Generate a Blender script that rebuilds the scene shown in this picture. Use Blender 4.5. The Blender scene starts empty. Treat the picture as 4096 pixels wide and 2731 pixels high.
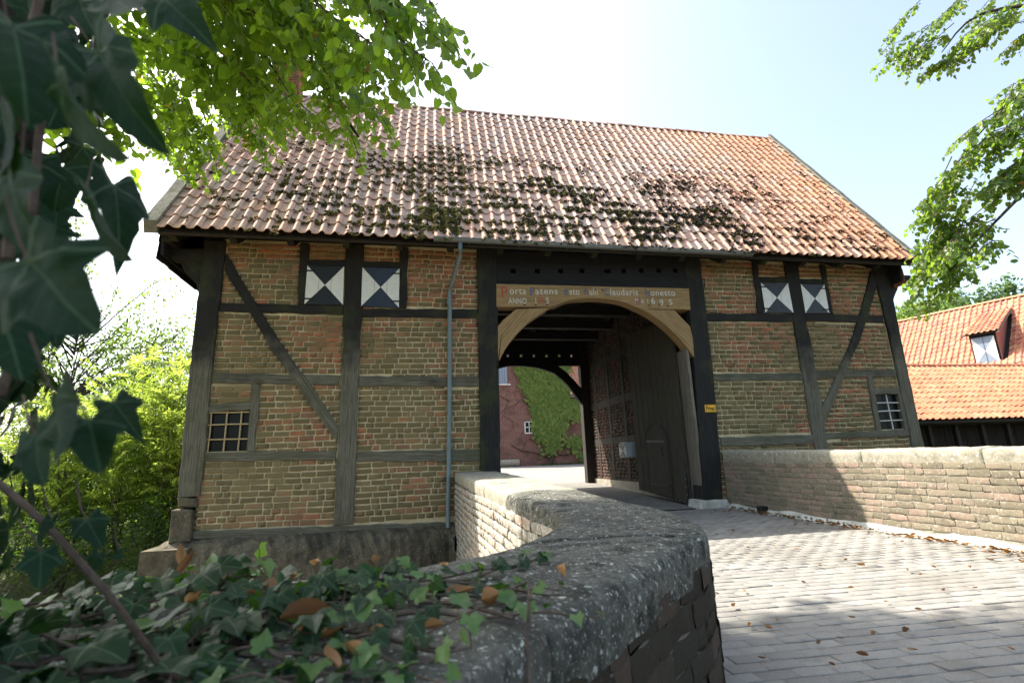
import bpy, bmesh, math, random
import numpy as np
from mathutils import Vector, Matrix
rad = math.radians
random.seed(7); RNG = np.random.default_rng(11)
SC = bpy.context.scene; COL = SC.collection
# ------------------------------------------------------------------ camera, world, sun, exposure
EYE = Vector((0.0, 0.0, 1.0))
cam_d = bpy.data.cameras.new('camera'); cam = bpy.data.objects.new('camera', cam_d); COL.objects.link(cam)
cam_d.sensor_width = 36.0; cam_d.lens = 17.69; cam_d.clip_start = 0.03; cam_d.clip_end = 1200
cam.matrix_world = Matrix(((0.982972, -0.007362, -0.183606, EYE.x), (-0.180382, -0.229201, -0.956519, EYE.y),
                           (-0.035041, 0.973351, -0.226626, EYE.z), (0, 0, 0, 1)))
cam_d.dof.use_dof = True; cam_d.dof.focus_distance = 8.0; cam_d.dof.aperture_fstop = 4.0
SC.camera = cam
SUN = Vector((-1.1, 0.9, 1.8)).normalized()                    # direction towards the sun
W = bpy.data.worlds.new('World'); SC.world = W; W.use_nodes = True
wn = W.node_tree; wn.nodes.clear()
sky = wn.nodes.new('ShaderNodeTexSky'); sky.sky_type = 'NISHITA'; sky.sun_disc = False
sky.sun_elevation = math.asin(SUN.z); sky.sun_rotation = math.atan2(SUN.x, SUN.y)
sky.air_density = 1.0; sky.dust_density = 3.5; sky.ozone_density = 1.0
bg = wn.nodes.new('ShaderNodeBackground'); bg.inputs[1].default_value = 0.108
wo = wn.nodes.new('ShaderNodeOutputWorld')
hs = wn.nodes.new('ShaderNodeHueSaturation'); hs.inputs['Saturation'].default_value = 0.80; hs.inputs['Value'].default_value = 1.0
tn = wn.nodes.new('ShaderNodeMix'); tn.data_type = 'RGBA'; tn.blend_type = 'MULTIPLY'; tn.inputs[0].default_value = 1.0; tn.inputs[7].default_value = (0.965, 0.985, 0.935, 1)
wn.links.new(sky.outputs[0], hs.inputs['Color']); wn.links.new(hs.outputs[0], tn.inputs[6]); wn.links.new(tn.outputs[2], bg.inputs[0]); wn.links.new(bg.outputs[0], wo.inputs[0])
sun_d = bpy.data.lights.new('sun', 'SUN'); sun_d.energy = 3.3; sun_d.angle = rad(0.6); sun_d.color = (1.0, 0.93, 0.82)
sun_o = bpy.data.objects.new('sun', sun_d); COL.objects.link(sun_o)
sun_o.rotation_euler = SUN.to_track_quat('Z', 'Y').to_euler()
sun_o.location = (-8, 4, 30)
SC.view_settings.view_transform = 'Standard'; SC.view_settings.look = 'None'
SC.view_settings.exposure = 2.05; SC.view_settings.gamma = 1.0; SC.view_settings.use_curve_mapping = False
SC.render.engine = 'CYCLES'
SC.cycles.max_bounces = 8; SC.cycles.transparent_max_bounces = 8; SC.cycles.diffuse_bounces = 4
SC.cycles.use_denoising = True

# ------------------------------------------------------------------ node helpers
class G:
    def __init__(s, name):
        s.m = bpy.data.materials.new(name); s.m.use_nodes = True; s.t = s.m.node_tree; s.t.nodes.clear()
        s.out = s.t.nodes.new('ShaderNodeOutputMaterial')
    def n(s, typ, ins=None, **props):
        nd = s.t.nodes.new('ShaderNode' + typ)
        for k, v in props.items(): setattr(nd, k, v)
        for k, v in (ins or {}).items():
            if v is None: continue
            if isinstance(v, bpy.types.NodeSocket): s.t.links.new(v, nd.inputs[k])
            else:
                sk = nd.inputs[k]
                if sk.type == 'RGBA' and len(v) == 3: v = (*v, 1)
                sk.default_value = v
        return nd
    def pos(s): return s.n('NewGeometry').outputs['Position']
    def uv(s): return s.n('UVMap').outputs[0]
    def obj(s): return s.n('TexCoord').outputs['Object']
    def noise(s, scale, detail=3, vec=None, rough=0.6, dist=0.0):
        return s.n('TexNoise', {'Vector': vec or s.pos(), 'Scale': scale, 'Detail': detail, 'Roughness': rough, 'Distortion': dist}).outputs[0]
    def ramp(s, fac, stops, interp='LINEAR'):
        r = s.n('ValToRGB', {0: fac}); cr = r.color_ramp; cr.interpolation = interp
        while len(cr.elements) < len(stops): cr.elements.new(0.5)
        for e, (p, c) in zip(cr.elements, stops):
            e.position = p; e.color = (*(c if isinstance(c, (tuple, list)) else (c, c, c)), 1)
        return r.outputs[0]
    def mix(s, fac, a, b, typ='MIX'):
        nd = s.t.nodes.new('ShaderNodeMix'); nd.data_type = 'RGBA'; nd.blend_type = typ
        for i, v in ((0, fac), (6, a), (7, b)):
            if isinstance(v, bpy.types.NodeSocket): s.t.links.new(v, nd.inputs[i])
            else: nd.inputs[i].default_value = v if not isinstance(v, (tuple, list)) else (*v, 1)
        return nd.outputs[2]
    def math(s, op, a, b=0.0, clamp=False):
        return s.n('Math', {0: a, 1: b}, operation=op, use_clamp=clamp).outputs[0]
    def rnd(s):
        a = s.n('Attribute', attribute_name='rnd').outputs['Fac']; o = s.n('ObjectInfo').outputs['Random']
        return s.math('FRACT', s.math('ADD', a, o))
    def sep(s, v):
        return s.n('SeparateXYZ', {0: v}).outputs
    def bump(s, h, strength=0.5, dist=0.01, nrm=None):
        return s.n('Bump', {'Height': h, 'Strength': strength, 'Distance': dist, 'Normal': nrm}).outputs[0]
    def mapr(s, v, a, b, c=0.0, d=1.0):
        return s.n('MapRange', {0: v, 1: a, 2: b, 3: c, 4: d}).outputs[0]
    def scl(s, vec, sc):
        return s.n('Mapping', {0: vec, 3: sc}).outputs[0]
    def bsdf(s, col, rough=0.8, nrm=None, spec=0.3, metal=0.0, **kw):
        ins = {'Base Color': col, 'Roughness': rough, 'Normal': nrm, 'Specular IOR Level': spec, 'Metallic': metal}; ins.update(kw)
        b = s.n('BsdfPrincipled', ins); return b.outputs[0]
    def fin(s, sh): s.t.links.new(sh, s.out.inputs[0]); return s.m

def m_brick(name, cols, film, film_amt, specks=(0.35, 0.34, 0.30), speck_t=0.68, yellow=0.0, film_scale=0.8, top_red=True):
    g = G(name); r = g.rnd(); p = g.pos()
    base = g.ramp(r, [(i / (len(cols) - 1), c) for i, c in enumerate(cols)])
    n1 = g.noise(14, 4, p); base = g.mix(g.mapr(n1, 0.3, 0.8, 0, 0.45), base, (0.10, 0.07, 0.05))
    big = g.noise(film_scale, 3, p); r2 = g.math('FRACT', g.math('MULTIPLY', r, 7.31))
    z = g.sep(p)[2]
    f = g.math('ADD', g.math('MULTIPLY', big, 1.5), g.math('MULTIPLY', r2, 0.55))
    if top_red:
        f = g.math('SUBTRACT', f, g.mapr(z, 2.3, 3.9, 0.0, 0.27))
        f = g.math('SUBTRACT', f, g.mapr(g.noise(0.45, 2, g.scl(p, (1, 1, .6))), 0.45, 0.65, 0.0, 0.25))
    ff = g.mapr(f, 1.02 - film_amt, 1.32 - film_amt, 0.0, 0.92)
    c = g.mix(ff, base, g.mix(r2, film, tuple(x * 0.62 for x in film)))
    sp = g.noise(38, 5, p, 0.7); c = g.mix(g.mapr(sp, speck_t, speck_t + .08, 0, 0.8), c, specks)
    if yellow: c = g.mix(g.mapr(g.noise(4.2, 4, p, 0.7), 0.66, 0.72, 0, yellow), c, (0.33, 0.27, 0.07))
    c = g.mix(g.mapr(g.noise(5, 3, p), 0.6, 0.75, 0, 0.5), c, (0.06, 0.055, 0.045))
    h = g.math('ADD', g.noise(30, 5, p, 0.7), g.math('MULTIPLY', g.noise(110, 3, p), 0.4))
    return g.fin(g.bsdf(c, 0.93, g.bump(h, 0.85, 0.006), 0.15))

def m_rough(name, stops, scale=6, bump=0.5, bscale=40, rough=0.95, extra=None, dist=0.006, detail=5):
    g = G(name); p = g.pos(); c = g.ramp(g.noise(scale, detail, p, 0.65), stops)
    c = g.mix(g.mapr(g.noise(scale * 7, 4, p, 0.7), 0.35, 0.75, 0, 0.45), c, tuple(x * 0.45 for x in stops[0][1]))
    if extra:
        for (sc, lo, hi, col, amt) in extra: c = g.mix(g.mapr(g.noise(sc, 4, p, 0.65), lo, hi, 0, amt), c, col)
    h = g.math('ADD', g.noise(bscale, 5, p, 0.7), g.noise(bscale * 0.2, 3, p))
    return g.fin(g.bsdf(c, rough, g.bump(h, bump, dist), 0.15))

def m_wood(name, dark, light, black=None, moss=0.0, rough=0.85):
    g = G(name); uv = g.uv(); p = g.pos()
    v = g.n('VectorMath', {0: g.scl(uv, (2.2, 34, 1)), 1: g.n('Mapping', {0: g.obj()}).outputs[0]}, operation='ADD').outputs[0]
    v = g.scl(uv, (2.2, 36, 1))
    g1 = g.noise(1.6, 6, v, 0.7, 0.4); g2 = g.noise(0.9, 3, g.scl(uv, (.9, 90, 1)), 0.6)
    c = g.mix(g.mapr(g1, 0.3, 0.7), dark, light)
    c = g.mix(g.mapr(g2, 0.52, 0.62, 0, 0.55), c, tuple(x * 0.35 for x in dark))
    if black:
        z = g.sep(p)[2]; f = g.math('ADD', g.mapr(z, black[0], black[1], 0, 1), g.math('MULTIPLY', g.math('SUBTRACT', g.noise(2.5, 3, p), 0.5), 0.9), True)
        c = g.mix(g.mapr(f, 0.3, 0.75, 0, 0.93), c, (0.012, 0.011, 0.012))
    if moss: c = g.mix(g.mapr(g.noise(1.7, 4, p), 0.5, 0.66, 0, moss), c, (0.05, 0.06, 0.02))
    crack = g.mapr(g.noise(1.0, 4, g.scl(uv, (1.1, 22, 1)), 0.6, 0.8), 0.56, 0.6, 1.0, 0.0)
    h = g.math('ADD', g.math('MULTIPLY', g1, 0.6), crack)
    return g.fin(g.bsdf(c, rough, g.bump(h, 0.7, 0.008), 0.25))

def m_leaf(name, dark, light, trans, tamt=0.45, rough=0.45, spec=0.4, veins=False, autumn=0.0):
    g = G(name); r = g.rnd(); c = g.mix(r, dark, light)
    tc = g.mix(r, trans, tuple(x * 0.75 for x in trans))
    if autumn:
        a = g.mapr(g.math('FRACT', g.math('MULTIPLY', r, 13.7)), 1 - autumn, 1 - autumn + 0.01)
        c = g.mix(a, c, (0.28, 0.15, 0.03)); tc = g.mix(a, tc, (0.55, 0.3, 0.05))
    nrm = None
    if veins:
        uv = g.sep(g.uv()); m = None
        for a in (0, 61, -61, 113, -113):
            ca, sa = math.cos(rad(a)), math.sin(rad(a))
            d = g.math('ABSOLUTE', g.math('SUBTRACT', g.math('MULTIPLY', uv[0], ca), g.math('MULTIPLY', uv[1], sa)))
            fwd = g.math('ADD', g.math('MULTIPLY', uv[0], sa), g.math('MULTIPLY', uv[1], ca))
            w = g.math('ADD', d, g.mapr(fwd, -0.01, 0.0, 1, 0)); m = w if m is None else g.math('MINIMUM', m, w)
        sid = g.math('ABSOLUTE', g.math('SUBTRACT', g.math('FRACT', g.math('MULTIPLY', g.math('ADD', uv[1], g.math('MULTIPLY', g.math('ABSOLUTE', uv[0]), -0.8)), 6.0)), 0.5))
        vm = g.mapr(m, 0.006, 0.022, 1, 0)
        c = g.mix(g.math('MULTIPLY', vm, 0.7 if name == 'ivy_leaf' else 0.45), c, (0.12, 0.19, 0.10))
        c = g.mix(g.math('MULTIPLY', g.mapr(sid, 0.0, 0.05, 1, 0), 0.16), c, (0.16, 0.24, 0.15))
        c = g.mix(g.mapr(g.noise(60, 3), 0.45, 0.75, 0, 0.35), c, tuple(x * 0.5 for x in dark))
        nrm = g.bump(g.math('ADD', g.math('MULTIPLY', vm, -0.5), g.noise(90, 3)), 0.35, 0.003)
    else:
        nrm = g.bump(g.noise(70, 2), 0.2, 0.003)
    s1 = g.bsdf(c, rough, nrm, spec); s2 = g.n('BsdfTranslucent', {0: tc}).outputs[0]
    return g.fin(g.n('MixShader', {0: tamt, 1: s1, 2: s2}).outputs[0])

def m_flat(name, col, rough=0.6, metal=0.0, var=0.25, scale=9, bump=0.15, spec=0.4):
    g = G(name); p = g.pos(); c = g.mix(g.mapr(g.noise(scale, 5, p, 0.65), 0.35, 0.75, 0, var), col, tuple(x * 0.35 for x in col))
    return g.fin(g.bsdf(c, rough, g.bump(g.noise(scale * 8, 3, p), bump, 0.003), spec, metal))

def m_tile(name, cols, grey, film=0.5):
    g = G(name); r = g.rnd(); p = g.pos(); x = g.sep(p)[0]
    c = g.ramp(r, [(i / (len(cols) - 1), q) for i, q in enumerate(cols)])
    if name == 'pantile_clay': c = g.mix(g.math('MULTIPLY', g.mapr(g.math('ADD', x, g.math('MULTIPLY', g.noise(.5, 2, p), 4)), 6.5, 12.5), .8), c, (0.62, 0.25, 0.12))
    r2 = g.math('FRACT', g.math('MULTIPLY', r, 5.77))
    f = g.math('ADD', g.math('MULTIPLY', g.noise(0.7, 3, p), 1.2), g.math('MULTIPLY', r2, 0.5))
    c = g.mix(g.mapr(f, 0.85, 1.25, 0, film), c, grey)
    c = g.mix(g.mapr(g.noise(9, 5, p, 0.7), 0.5, 0.72, 0, 0.6), c, tuple(q * 0.4 for q in grey))
    c = g.mix(g.mapr(g.noise(28, 4, p, 0.7), 0.62, 0.7, 0, 0.6), c, (0.05, 0.05, 0.025))
    return g.fin(g.bsdf(c, 0.95, g.bump(g.noise(60, 4, p), 0.3, 0.003), 0.08))

M = {}
M['brick'] = m_brick('old_brick', [(0.23, 0.11, 0.065), (0.33, 0.14, 0.075), (0.28, 0.16, 0.09), (0.40, 0.155, 0.08), (0.20, 0.12, 0.075)], (0.20, 0.175, 0.09), 0.42)
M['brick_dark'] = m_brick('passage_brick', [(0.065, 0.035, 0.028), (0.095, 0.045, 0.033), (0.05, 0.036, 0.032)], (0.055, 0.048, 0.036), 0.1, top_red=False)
M['brick_par'] = m_brick('parapet_brick', [(0.28, 0.215, 0.165), (0.31, 0.225, 0.175), (0.25, 0.205, 0.16), (0.33, 0.235, 0.185)], (0.25, 0.22, 0.155), 0.22, (0.52, 0.49, 0.42), 0.575, 0.6, 2.4, False)
M['brick_wash'] = m_brick('lime_washed_brick', [(0.36, 0.27, 0.21), (0.42, 0.30, 0.24), (0.32, 0.26, 0.21), (0.38, 0.25, 0.19)], (0.40, 0.37, 0.30), 0.35, (0.66, 0.63, 0.56), 0.52, 0.3, 2.4, False)
M['brick_low'] = m_brick('dark_face_brick', [(0.075, 0.05, 0.04), (0.10, 0.06, 0.045), (0.06, 0.045, 0.038)], (0.05, 0.046, 0.033), 0.45, (0.30, 0.30, 0.27), 0.66, 0, 3.0, False)  # darker brick for the road face of the curved wall
M['mortar'] = m_rough('lime_mortar', [(0.3, (0.46, 0.385, 0.23)), (0.55, (0.60, 0.51, 0.33)), (0.75, (0.34, 0.285, 0.16))], 2.2, 0.9, 35, extra=[(0.6, .5, .62, (0.20, 0.17, 0.085), .7)])
M['mortar_par'] = m_rough('weathered_mortar', [(0.3, (0.22, 0.20, 0.16)), (0.55, (0.36, 0.34, 0.28)), (0.75, (0.19, 0.18, 0.13))], 3, 0.9, 35)
M['mortar_wash'] = m_rough('dirty_mortar', [(0.3, (0.10, 0.09, 0.075)), (0.55, (0.20, 0.18, 0.145)), (0.75, (0.09, 0.085, 0.06))], 3, 0.9, 35)
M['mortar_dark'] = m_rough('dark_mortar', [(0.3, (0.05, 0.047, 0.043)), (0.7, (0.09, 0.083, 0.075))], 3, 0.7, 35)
M['timber'] = m_wood('weathered_timber', (0.062, 0.060, 0.045), (0.20, 0.190, 0.145), black=(1.7, 3.8), moss=0.5)
M['timber_edge'] = m_wood('pale_grey_timber', (0.10, 0.085, 0.065), (0.26, 0.23, 0.19))
M['timber_black'] = m_wood('tarred_timber', (0.010, 0.010, 0.011), (0.022, 0.021, 0.022), moss=0.0)
M['timber_gate'] = m_wood('tarred_mossy_timber', (0.012, 0.012, 0.012), (0.03, 0.03, 0.028), black=None, moss=0.55)
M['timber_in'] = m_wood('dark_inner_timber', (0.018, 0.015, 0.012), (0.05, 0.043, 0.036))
M['oak'] = m_wood('pale_oak', (0.20, 0.125, 0.055), (0.40, 0.28, 0.14))
M['door'] = m_wood('old_door_timber', (0.03, 0.027, 0.02), (0.095, 0.083, 0.063), moss=0.3)
M['stone'] = m_rough('plinth_stone', [(0.3, (0.06, 0.053, 0.04)), (0.5, (0.15, 0.13, 0.088)), (0.7, (0.06, 0.055, 0.04))], 2.2, 1.0, 14, extra=[(1.1, .5, .6, (0.05, 0.045, 0.035), .8), (45, .63, .68, (0.5, 0.5, 0.45), .7)], dist=0.03)
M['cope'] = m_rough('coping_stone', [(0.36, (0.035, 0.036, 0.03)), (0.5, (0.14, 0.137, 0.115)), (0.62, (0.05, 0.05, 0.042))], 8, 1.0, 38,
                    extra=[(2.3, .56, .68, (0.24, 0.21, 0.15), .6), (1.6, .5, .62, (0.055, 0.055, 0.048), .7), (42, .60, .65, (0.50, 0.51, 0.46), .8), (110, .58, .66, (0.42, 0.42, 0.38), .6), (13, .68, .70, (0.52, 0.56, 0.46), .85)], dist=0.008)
M['cope_far'] = m_rough('sun_toned_coping', [(0.30, (0.20, 0.185, 0.145)), (0.5, (0.36, 0.335, 0.265)), (0.68, (0.25, 0.235, 0.18))], 4, 0.8, 45,
                    extra=[(22, .60, .65, (0.60, 0.59, 0.52), .8)], dist=0.008)  # paler copy of the coping stone, sunlight put into its colour
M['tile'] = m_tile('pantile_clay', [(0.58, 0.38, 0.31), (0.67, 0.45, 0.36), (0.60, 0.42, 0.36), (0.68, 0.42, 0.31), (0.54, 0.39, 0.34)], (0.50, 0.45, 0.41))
M['tile_orange'] = m_tile('orange_pantile_clay', [(0.46, 0.17, 0.095), (0.52, 0.21, 0.12), (0.43, 0.155, 0.09), (0.55, 0.24, 0.14)], (0.40, 0.25, 0.19), 0.35)
M['tile_red'] = m_tile('red_pantile_clay', [(0.42, 0.155, 0.11), (0.50, 0.21, 0.12), (0.36, 0.14, 0.11), (0.54, 0.27, 0.15)], (0.38, 0.22, 0.18), 0.4)
M['verge'] = m_rough('verge_board', [(0.3, (0.16, 0.15, 0.12)), (0.6, (0.26, 0.25, 0.21))], 4, 0.6, 40, extra=[(12, .5, .65, (0.08, 0.08, 0.03), .7)])
M['zinc'] = m_flat('zinc', (0.22, 0.24, 0.25), 0.5, 0.6, 0.35, 5)
M['pipe'] = m_flat('grey_pipe', (0.15, 0.20, 0.21), 0.5, 0.2, 0.3, 6)
M['iron'] = m_flat('black_iron', (0.015, 0.016, 0.018), 0.5, 0.5)
M['white'] = m_flat('white_paint', (0.72, 0.73, 0.70), 0.6, 0, 0.22, 14)
M['black'] = m_flat('black_paint', (0.018, 0.022, 0.03), 0.45, 0, 0.3, 14)
M['blue'] = m_flat('blue_black_paint', (0.02, 0.03, 0.055), 0.4, 0, 0.3, 14)
M['greyblue'] = m_flat('grey_blue_paint', (0.22, 0.28, 0.36), 0.6, 0, 0.3, 6)
M['letterbox'] = m_flat('pale_grey_paint', (0.38, 0.42, 0.44), 0.5)
M['bar_yellow'] = m_flat('rusty_cream_bar', (0.42, 0.33, 0.18), 0.7)
M['bar_white'] = m_flat('white_bar', (0.6, 0.62, 0.6), 0.6)
M['glass'] = m_flat('dark_window_glass', (0.012, 0.014, 0.013), 0.25, 0, 0.3, 3, 0.02, 0.15)
M['yellow'] = m_flat('yellow_enamel', (0.80, 0.42, 0.01), 0.35, 0, 0.08)
M['ink'] = m_flat('black_lettering', (0.01, 0.01, 0.01), 0.5)
M['l_white'] = m_flat('white_lettering', (0.54, 0.52, 0.44), 0.7)
M['l_red'] = m_flat('red_lettering', (0.38, 0.07, 0.05), 0.7)
M['l_blue'] = m_flat('blue_lettering', (0.07, 0.11, 0.20), 0.7)
M['pinkboard'] = m_flat('faded_red_boarding', (0.30, 0.13, 0.11), 0.8, 0, 0.4, 6)
M['render'] = m_rough('white_mortar', [(0.3, (0.45, 0.44, 0.40)), (0.6, (0.66, 0.65, 0.60))], 4, 0.5, 40, extra=[(3, .55, .68, (0.22, 0.23, 0.13), .7)])
M['bark'] = m_rough('bark', [(0.3, (0.035, 0.03, 0.025)), (0.7, (0.09, 0.075, 0.06))], 9, 1.0, 30)
M['twig'] = m_rough('twig_bark', [(0.3, (0.06, 0.045, 0.035)), (0.7, (0.17, 0.13, 0.10))], 20, 0.6, 60)
M['linden'] = m_leaf('linden_leaf', (0.03, 0.08, 0.013), (0.07, 0.13, 0.02), (0.46, 0.74, 0.045), 0.5, 0.42, 0.4, autumn=0.012)
M['linden2'] = m_leaf('linden_leaf_right', (0.04, 0.085, 0.015), (0.075, 0.13, 0.025), (0.34, 0.54, 0.04), 0.42, 0.42, 0.4, autumn=0.01)  # leaf colours of the lime tree on the right
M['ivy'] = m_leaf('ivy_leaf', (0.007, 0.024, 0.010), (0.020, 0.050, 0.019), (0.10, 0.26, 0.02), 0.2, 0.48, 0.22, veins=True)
M['ivy_dark'] = m_leaf('shade_toned_ivy_leaf', (0.004, 0.017, 0.008), (0.010, 0.032, 0.014), (0.05, 0.18, 0.015), 0.14, 0.5, 0.12, veins=True)  # ivy leaf again, with its shade put into darker colours
M['ivy_young'] = m_leaf('young_ivy_leaf', (0.06, 0.13, 0.03), (0.10, 0.19, 0.05), (0.25, 0.45, 0.04), 0.3, 0.4, 0.4, veins=True)
M['creeper'] = m_leaf('creeper_leaf', (0.07, 0.13, 0.02), (0.17, 0.24, 0.045), (0.3, 0.4, 0.05), 0.2, 0.5, 0.3)
M['ash'] = m_leaf('ash_leaf', (0.07, 0.12, 0.02), (0.14, 0.20, 0.045), (0.55, 0.72, 0.10), 0.5, 0.5, 0.3)
M['thorn'] = m_leaf('thorn_leaf', (0.06, 0.11, 0.03), (0.10, 0.16, 0.05), (0.30, 0.45, 0.08), 0.45, 0.5, 0.3)
M['shrub'] = m_leaf('shrub_leaf', (0.02, 0.045, 0.012), (0.04, 0.075, 0.02), (0.18, 0.34, 0.03), 0.35, 0.5, 0.3)
M['fartree'] = m_leaf('haze_toned_far_leaf', (0.06, 0.105, 0.045), (0.10, 0.15, 0.06), (0.2, 0.32, 0.08), 0.35, 0.6, 0.2)  # lightened leaf, distance haze put into its colour
M['copper'] = m_leaf('copper_beech_leaf', (0.09, 0.03, 0.03), (0.13, 0.045, 0.04), (0.25, 0.07, 0.05), 0.3, 0.6, 0.2)
M['dry'] = m_leaf('dry_leaf', (0.11, 0.048, 0.022), (0.40, 0.22, 0.08), (0.32, 0.16, 0.05), 0.15, 0.6, 0.3)
M['moss'] = None
g = G('roof_moss'); r = g.rnd(); p = g.pos(); x = g.sep(p)[0]
c = g.mix(r, (0.19, 0.16, 0.045), (0.075, 0.08, 0.025))
dk = g.math('ADD', g.mapr(x, 0.5, 5.5, -0.25, 0.35), g.math('FRACT', g.math('MULTIPLY', r, 9.1)))
c = g.mix(g.mapr(dk, 0.45, 0.7), c, (0.022, 0.022, 0.02))
c = g.mix(g.mapr(g.noise(60, 4), 0.4, 0.75, 0, 0.7), c, (0.012, 0.012, 0.008))
M['moss'] = g.fin(g.bsdf(c, 1.0, g.bump(g.noise(90, 5), 1.0, 0.015), 0.1))
g = G('concrete_paver'); r = g.rnd(); p = g.pos()
c = g.ramp(r, [(0, (0.215, 0.208, 0.19)), (0.5, (0.25, 0.24, 0.22)), (1, (0.285, 0.275, 0.25))])
c = g.mix(g.mapr(g.noise(120, 3, p, 0.8), 0.45, 0.75, 0, 0.7), c, (0.12, 0.115, 0.115))
c = g.mix(g.mapr(g.noise(150, 2, p), 0.62, 0.7, 0, 0.6), c, (0.42, 0.40, 0.38))
c = g.mix(g.mapr(g.noise(0.9, 4, p), 0.45, 0.7, 0, 0.5), c, (0.15, 0.135, 0.11)); c = g.mix(g.mapr(g.noise(4.5, 4, p), 0.58, 0.68, 0, 0.4), c, (0.11, 0.10, 0.085))
M['paver'] = g.fin(g.bsdf(c, 0.85, g.bump(g.noise(160, 3, p), 0.5, 0.003), 0.25))
M['joint'] = m_rough('dark_joint_sand', [(0.3, (0.035, 0.033, 0.028)), (0.7, (0.085, 0.08, 0.065))], 9, 0.8, 90, extra=[(2, .5, .6, (0.05, 0.06, 0.02), .5)])
M['yard'] = m_rough('yard_gravel', [(0.3, (0.20, 0.19, 0.175)), (0.6, (0.27, 0.26, 0.24))], 3, 0.4, 80)
M['floor'] = m_rough('passage_floor', [(0.3, (0.16, 0.155, 0.145)), (0.6, (0.23, 0.22, 0.20))], 2, 0.4, 60)
M['earth'] = m_rough('bank_earth', [(0.3, (0.03, 0.028, 0.018)), (0.7, (0.07, 0.08, 0.03))], 1.5, 0.8, 10, extra=[(0.3, .45, .6, (0.06, 0.11, 0.02), .8)])
g = G('moat_water'); p = g.pos()
c = g.mix(g.mapr(g.noise(2, 4, p), 0.4, 0.6), (0.10, 0.075, 0.03), (0.17, 0.125, 0.05))
M['water'] = g.fin(g.bsdf(c, 0.15, g.bump(g.noise(9, 3, p), 0.15, 0.02), 0.4))
g = G('courtyard_brickwork'); p = g.pos()
vec = g.n('CombineXYZ', {0: g.sep(p)[0], 1: g.sep(p)[2], 2: 0.0}).outputs[0]
bt = g.n('TexBrick', {'Vector': vec, 'Color1': (0.19, 0.065, 0.05, 1), 'Color2': (0.11, 0.045, 0.04, 1), 'Mortar': (0.26, 0.22, 0.18, 1), 'Scale': 1.0, 'Mortar Size': 0.011, 'Brick Width': 0.25, 'Row Height': 0.08, 'Bias': 0.0})
c = g.mix(g.mapr(g.noise(1.2, 5, p, 0.7), 0.45, 0.65, 0, 0.6), bt.outputs[0], (0.085, 0.045, 0.04))
c = g.mix(g.mapr(g.noise(5, 5, p, 0.7, 1.5), 0.60, 0.66, 0, 0.5), c, (0.07, 0.055, 0.045))
M['courtbrick'] = g.fin(g.bsdf(c, 0.9, g.bump(bt.outputs[1], -0.6, 0.01), 0.2))

# ------------------------------------------------------------------ geometry helpers
def raw_mesh(name, V, F, UV=None, rnd=None, smooth=False):
    """V (n,3); F list of index tuples or (m,k) array; UV per loop; rnd per vertex."""
    me = bpy.data.meshes.new(name)
    V = np.asarray(V, dtype=np.float32)
    if isinstance(F, np.ndarray):
        k = F.shape[1]; me.vertices.add(len(V)); me.vertices.foreach_set('co', V.ravel())
        me.loops.add(F.size); me.loops.foreach_set('vertex_index', F.ravel().astype(np.int32))
        me.polygons.add(len(F)); me.polygons.foreach_set('loop_start', np.arange(0, F.size, k, dtype=np.int32))
        me.update(calc_edges=True)
    else:
        me.from_pydata(V.tolist(), [], F)
    if UV is not None:
        l = me.uv_layers.new(name='UVMap'); l.data.foreach_set('uv', np.asarray(UV, dtype=np.float32).ravel())
    if rnd is not None:
        a = me.attributes.new('rnd', 'FLOAT', 'POINT'); a.data.foreach_set('value', np.asarray(rnd, dtype=np.float32))
    if smooth: me.polygons.foreach_set('use_smooth', np.ones(len(me.polygons), dtype=bool))
    me.update(); return me

def link(name, me, mat=None, parent=None, **props):
    o = bpy.data.objects.new(name, me); COL.objects.link(o)
    if mat is not None and len(me.materials) == 0: me.materials.append(mat)
    if parent is not None:
        o.parent = parent
        if parent.parent is None and parent.type == 'EMPTY': o.matrix_parent_inverse = Matrix.Translation(-parent.location)
    for k, v in props.items(): o[k] = v
    return o

def thing(name, label, cat, loc=(0, 0, 0), group=None):
    o = bpy.data.objects.new(name, None); COL.objects.link(o); o.location = loc; o.empty_display_size = 0.2
    o['label'] = label; o['category'] = cat
    if group: o['group'] = group
    return o

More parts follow.
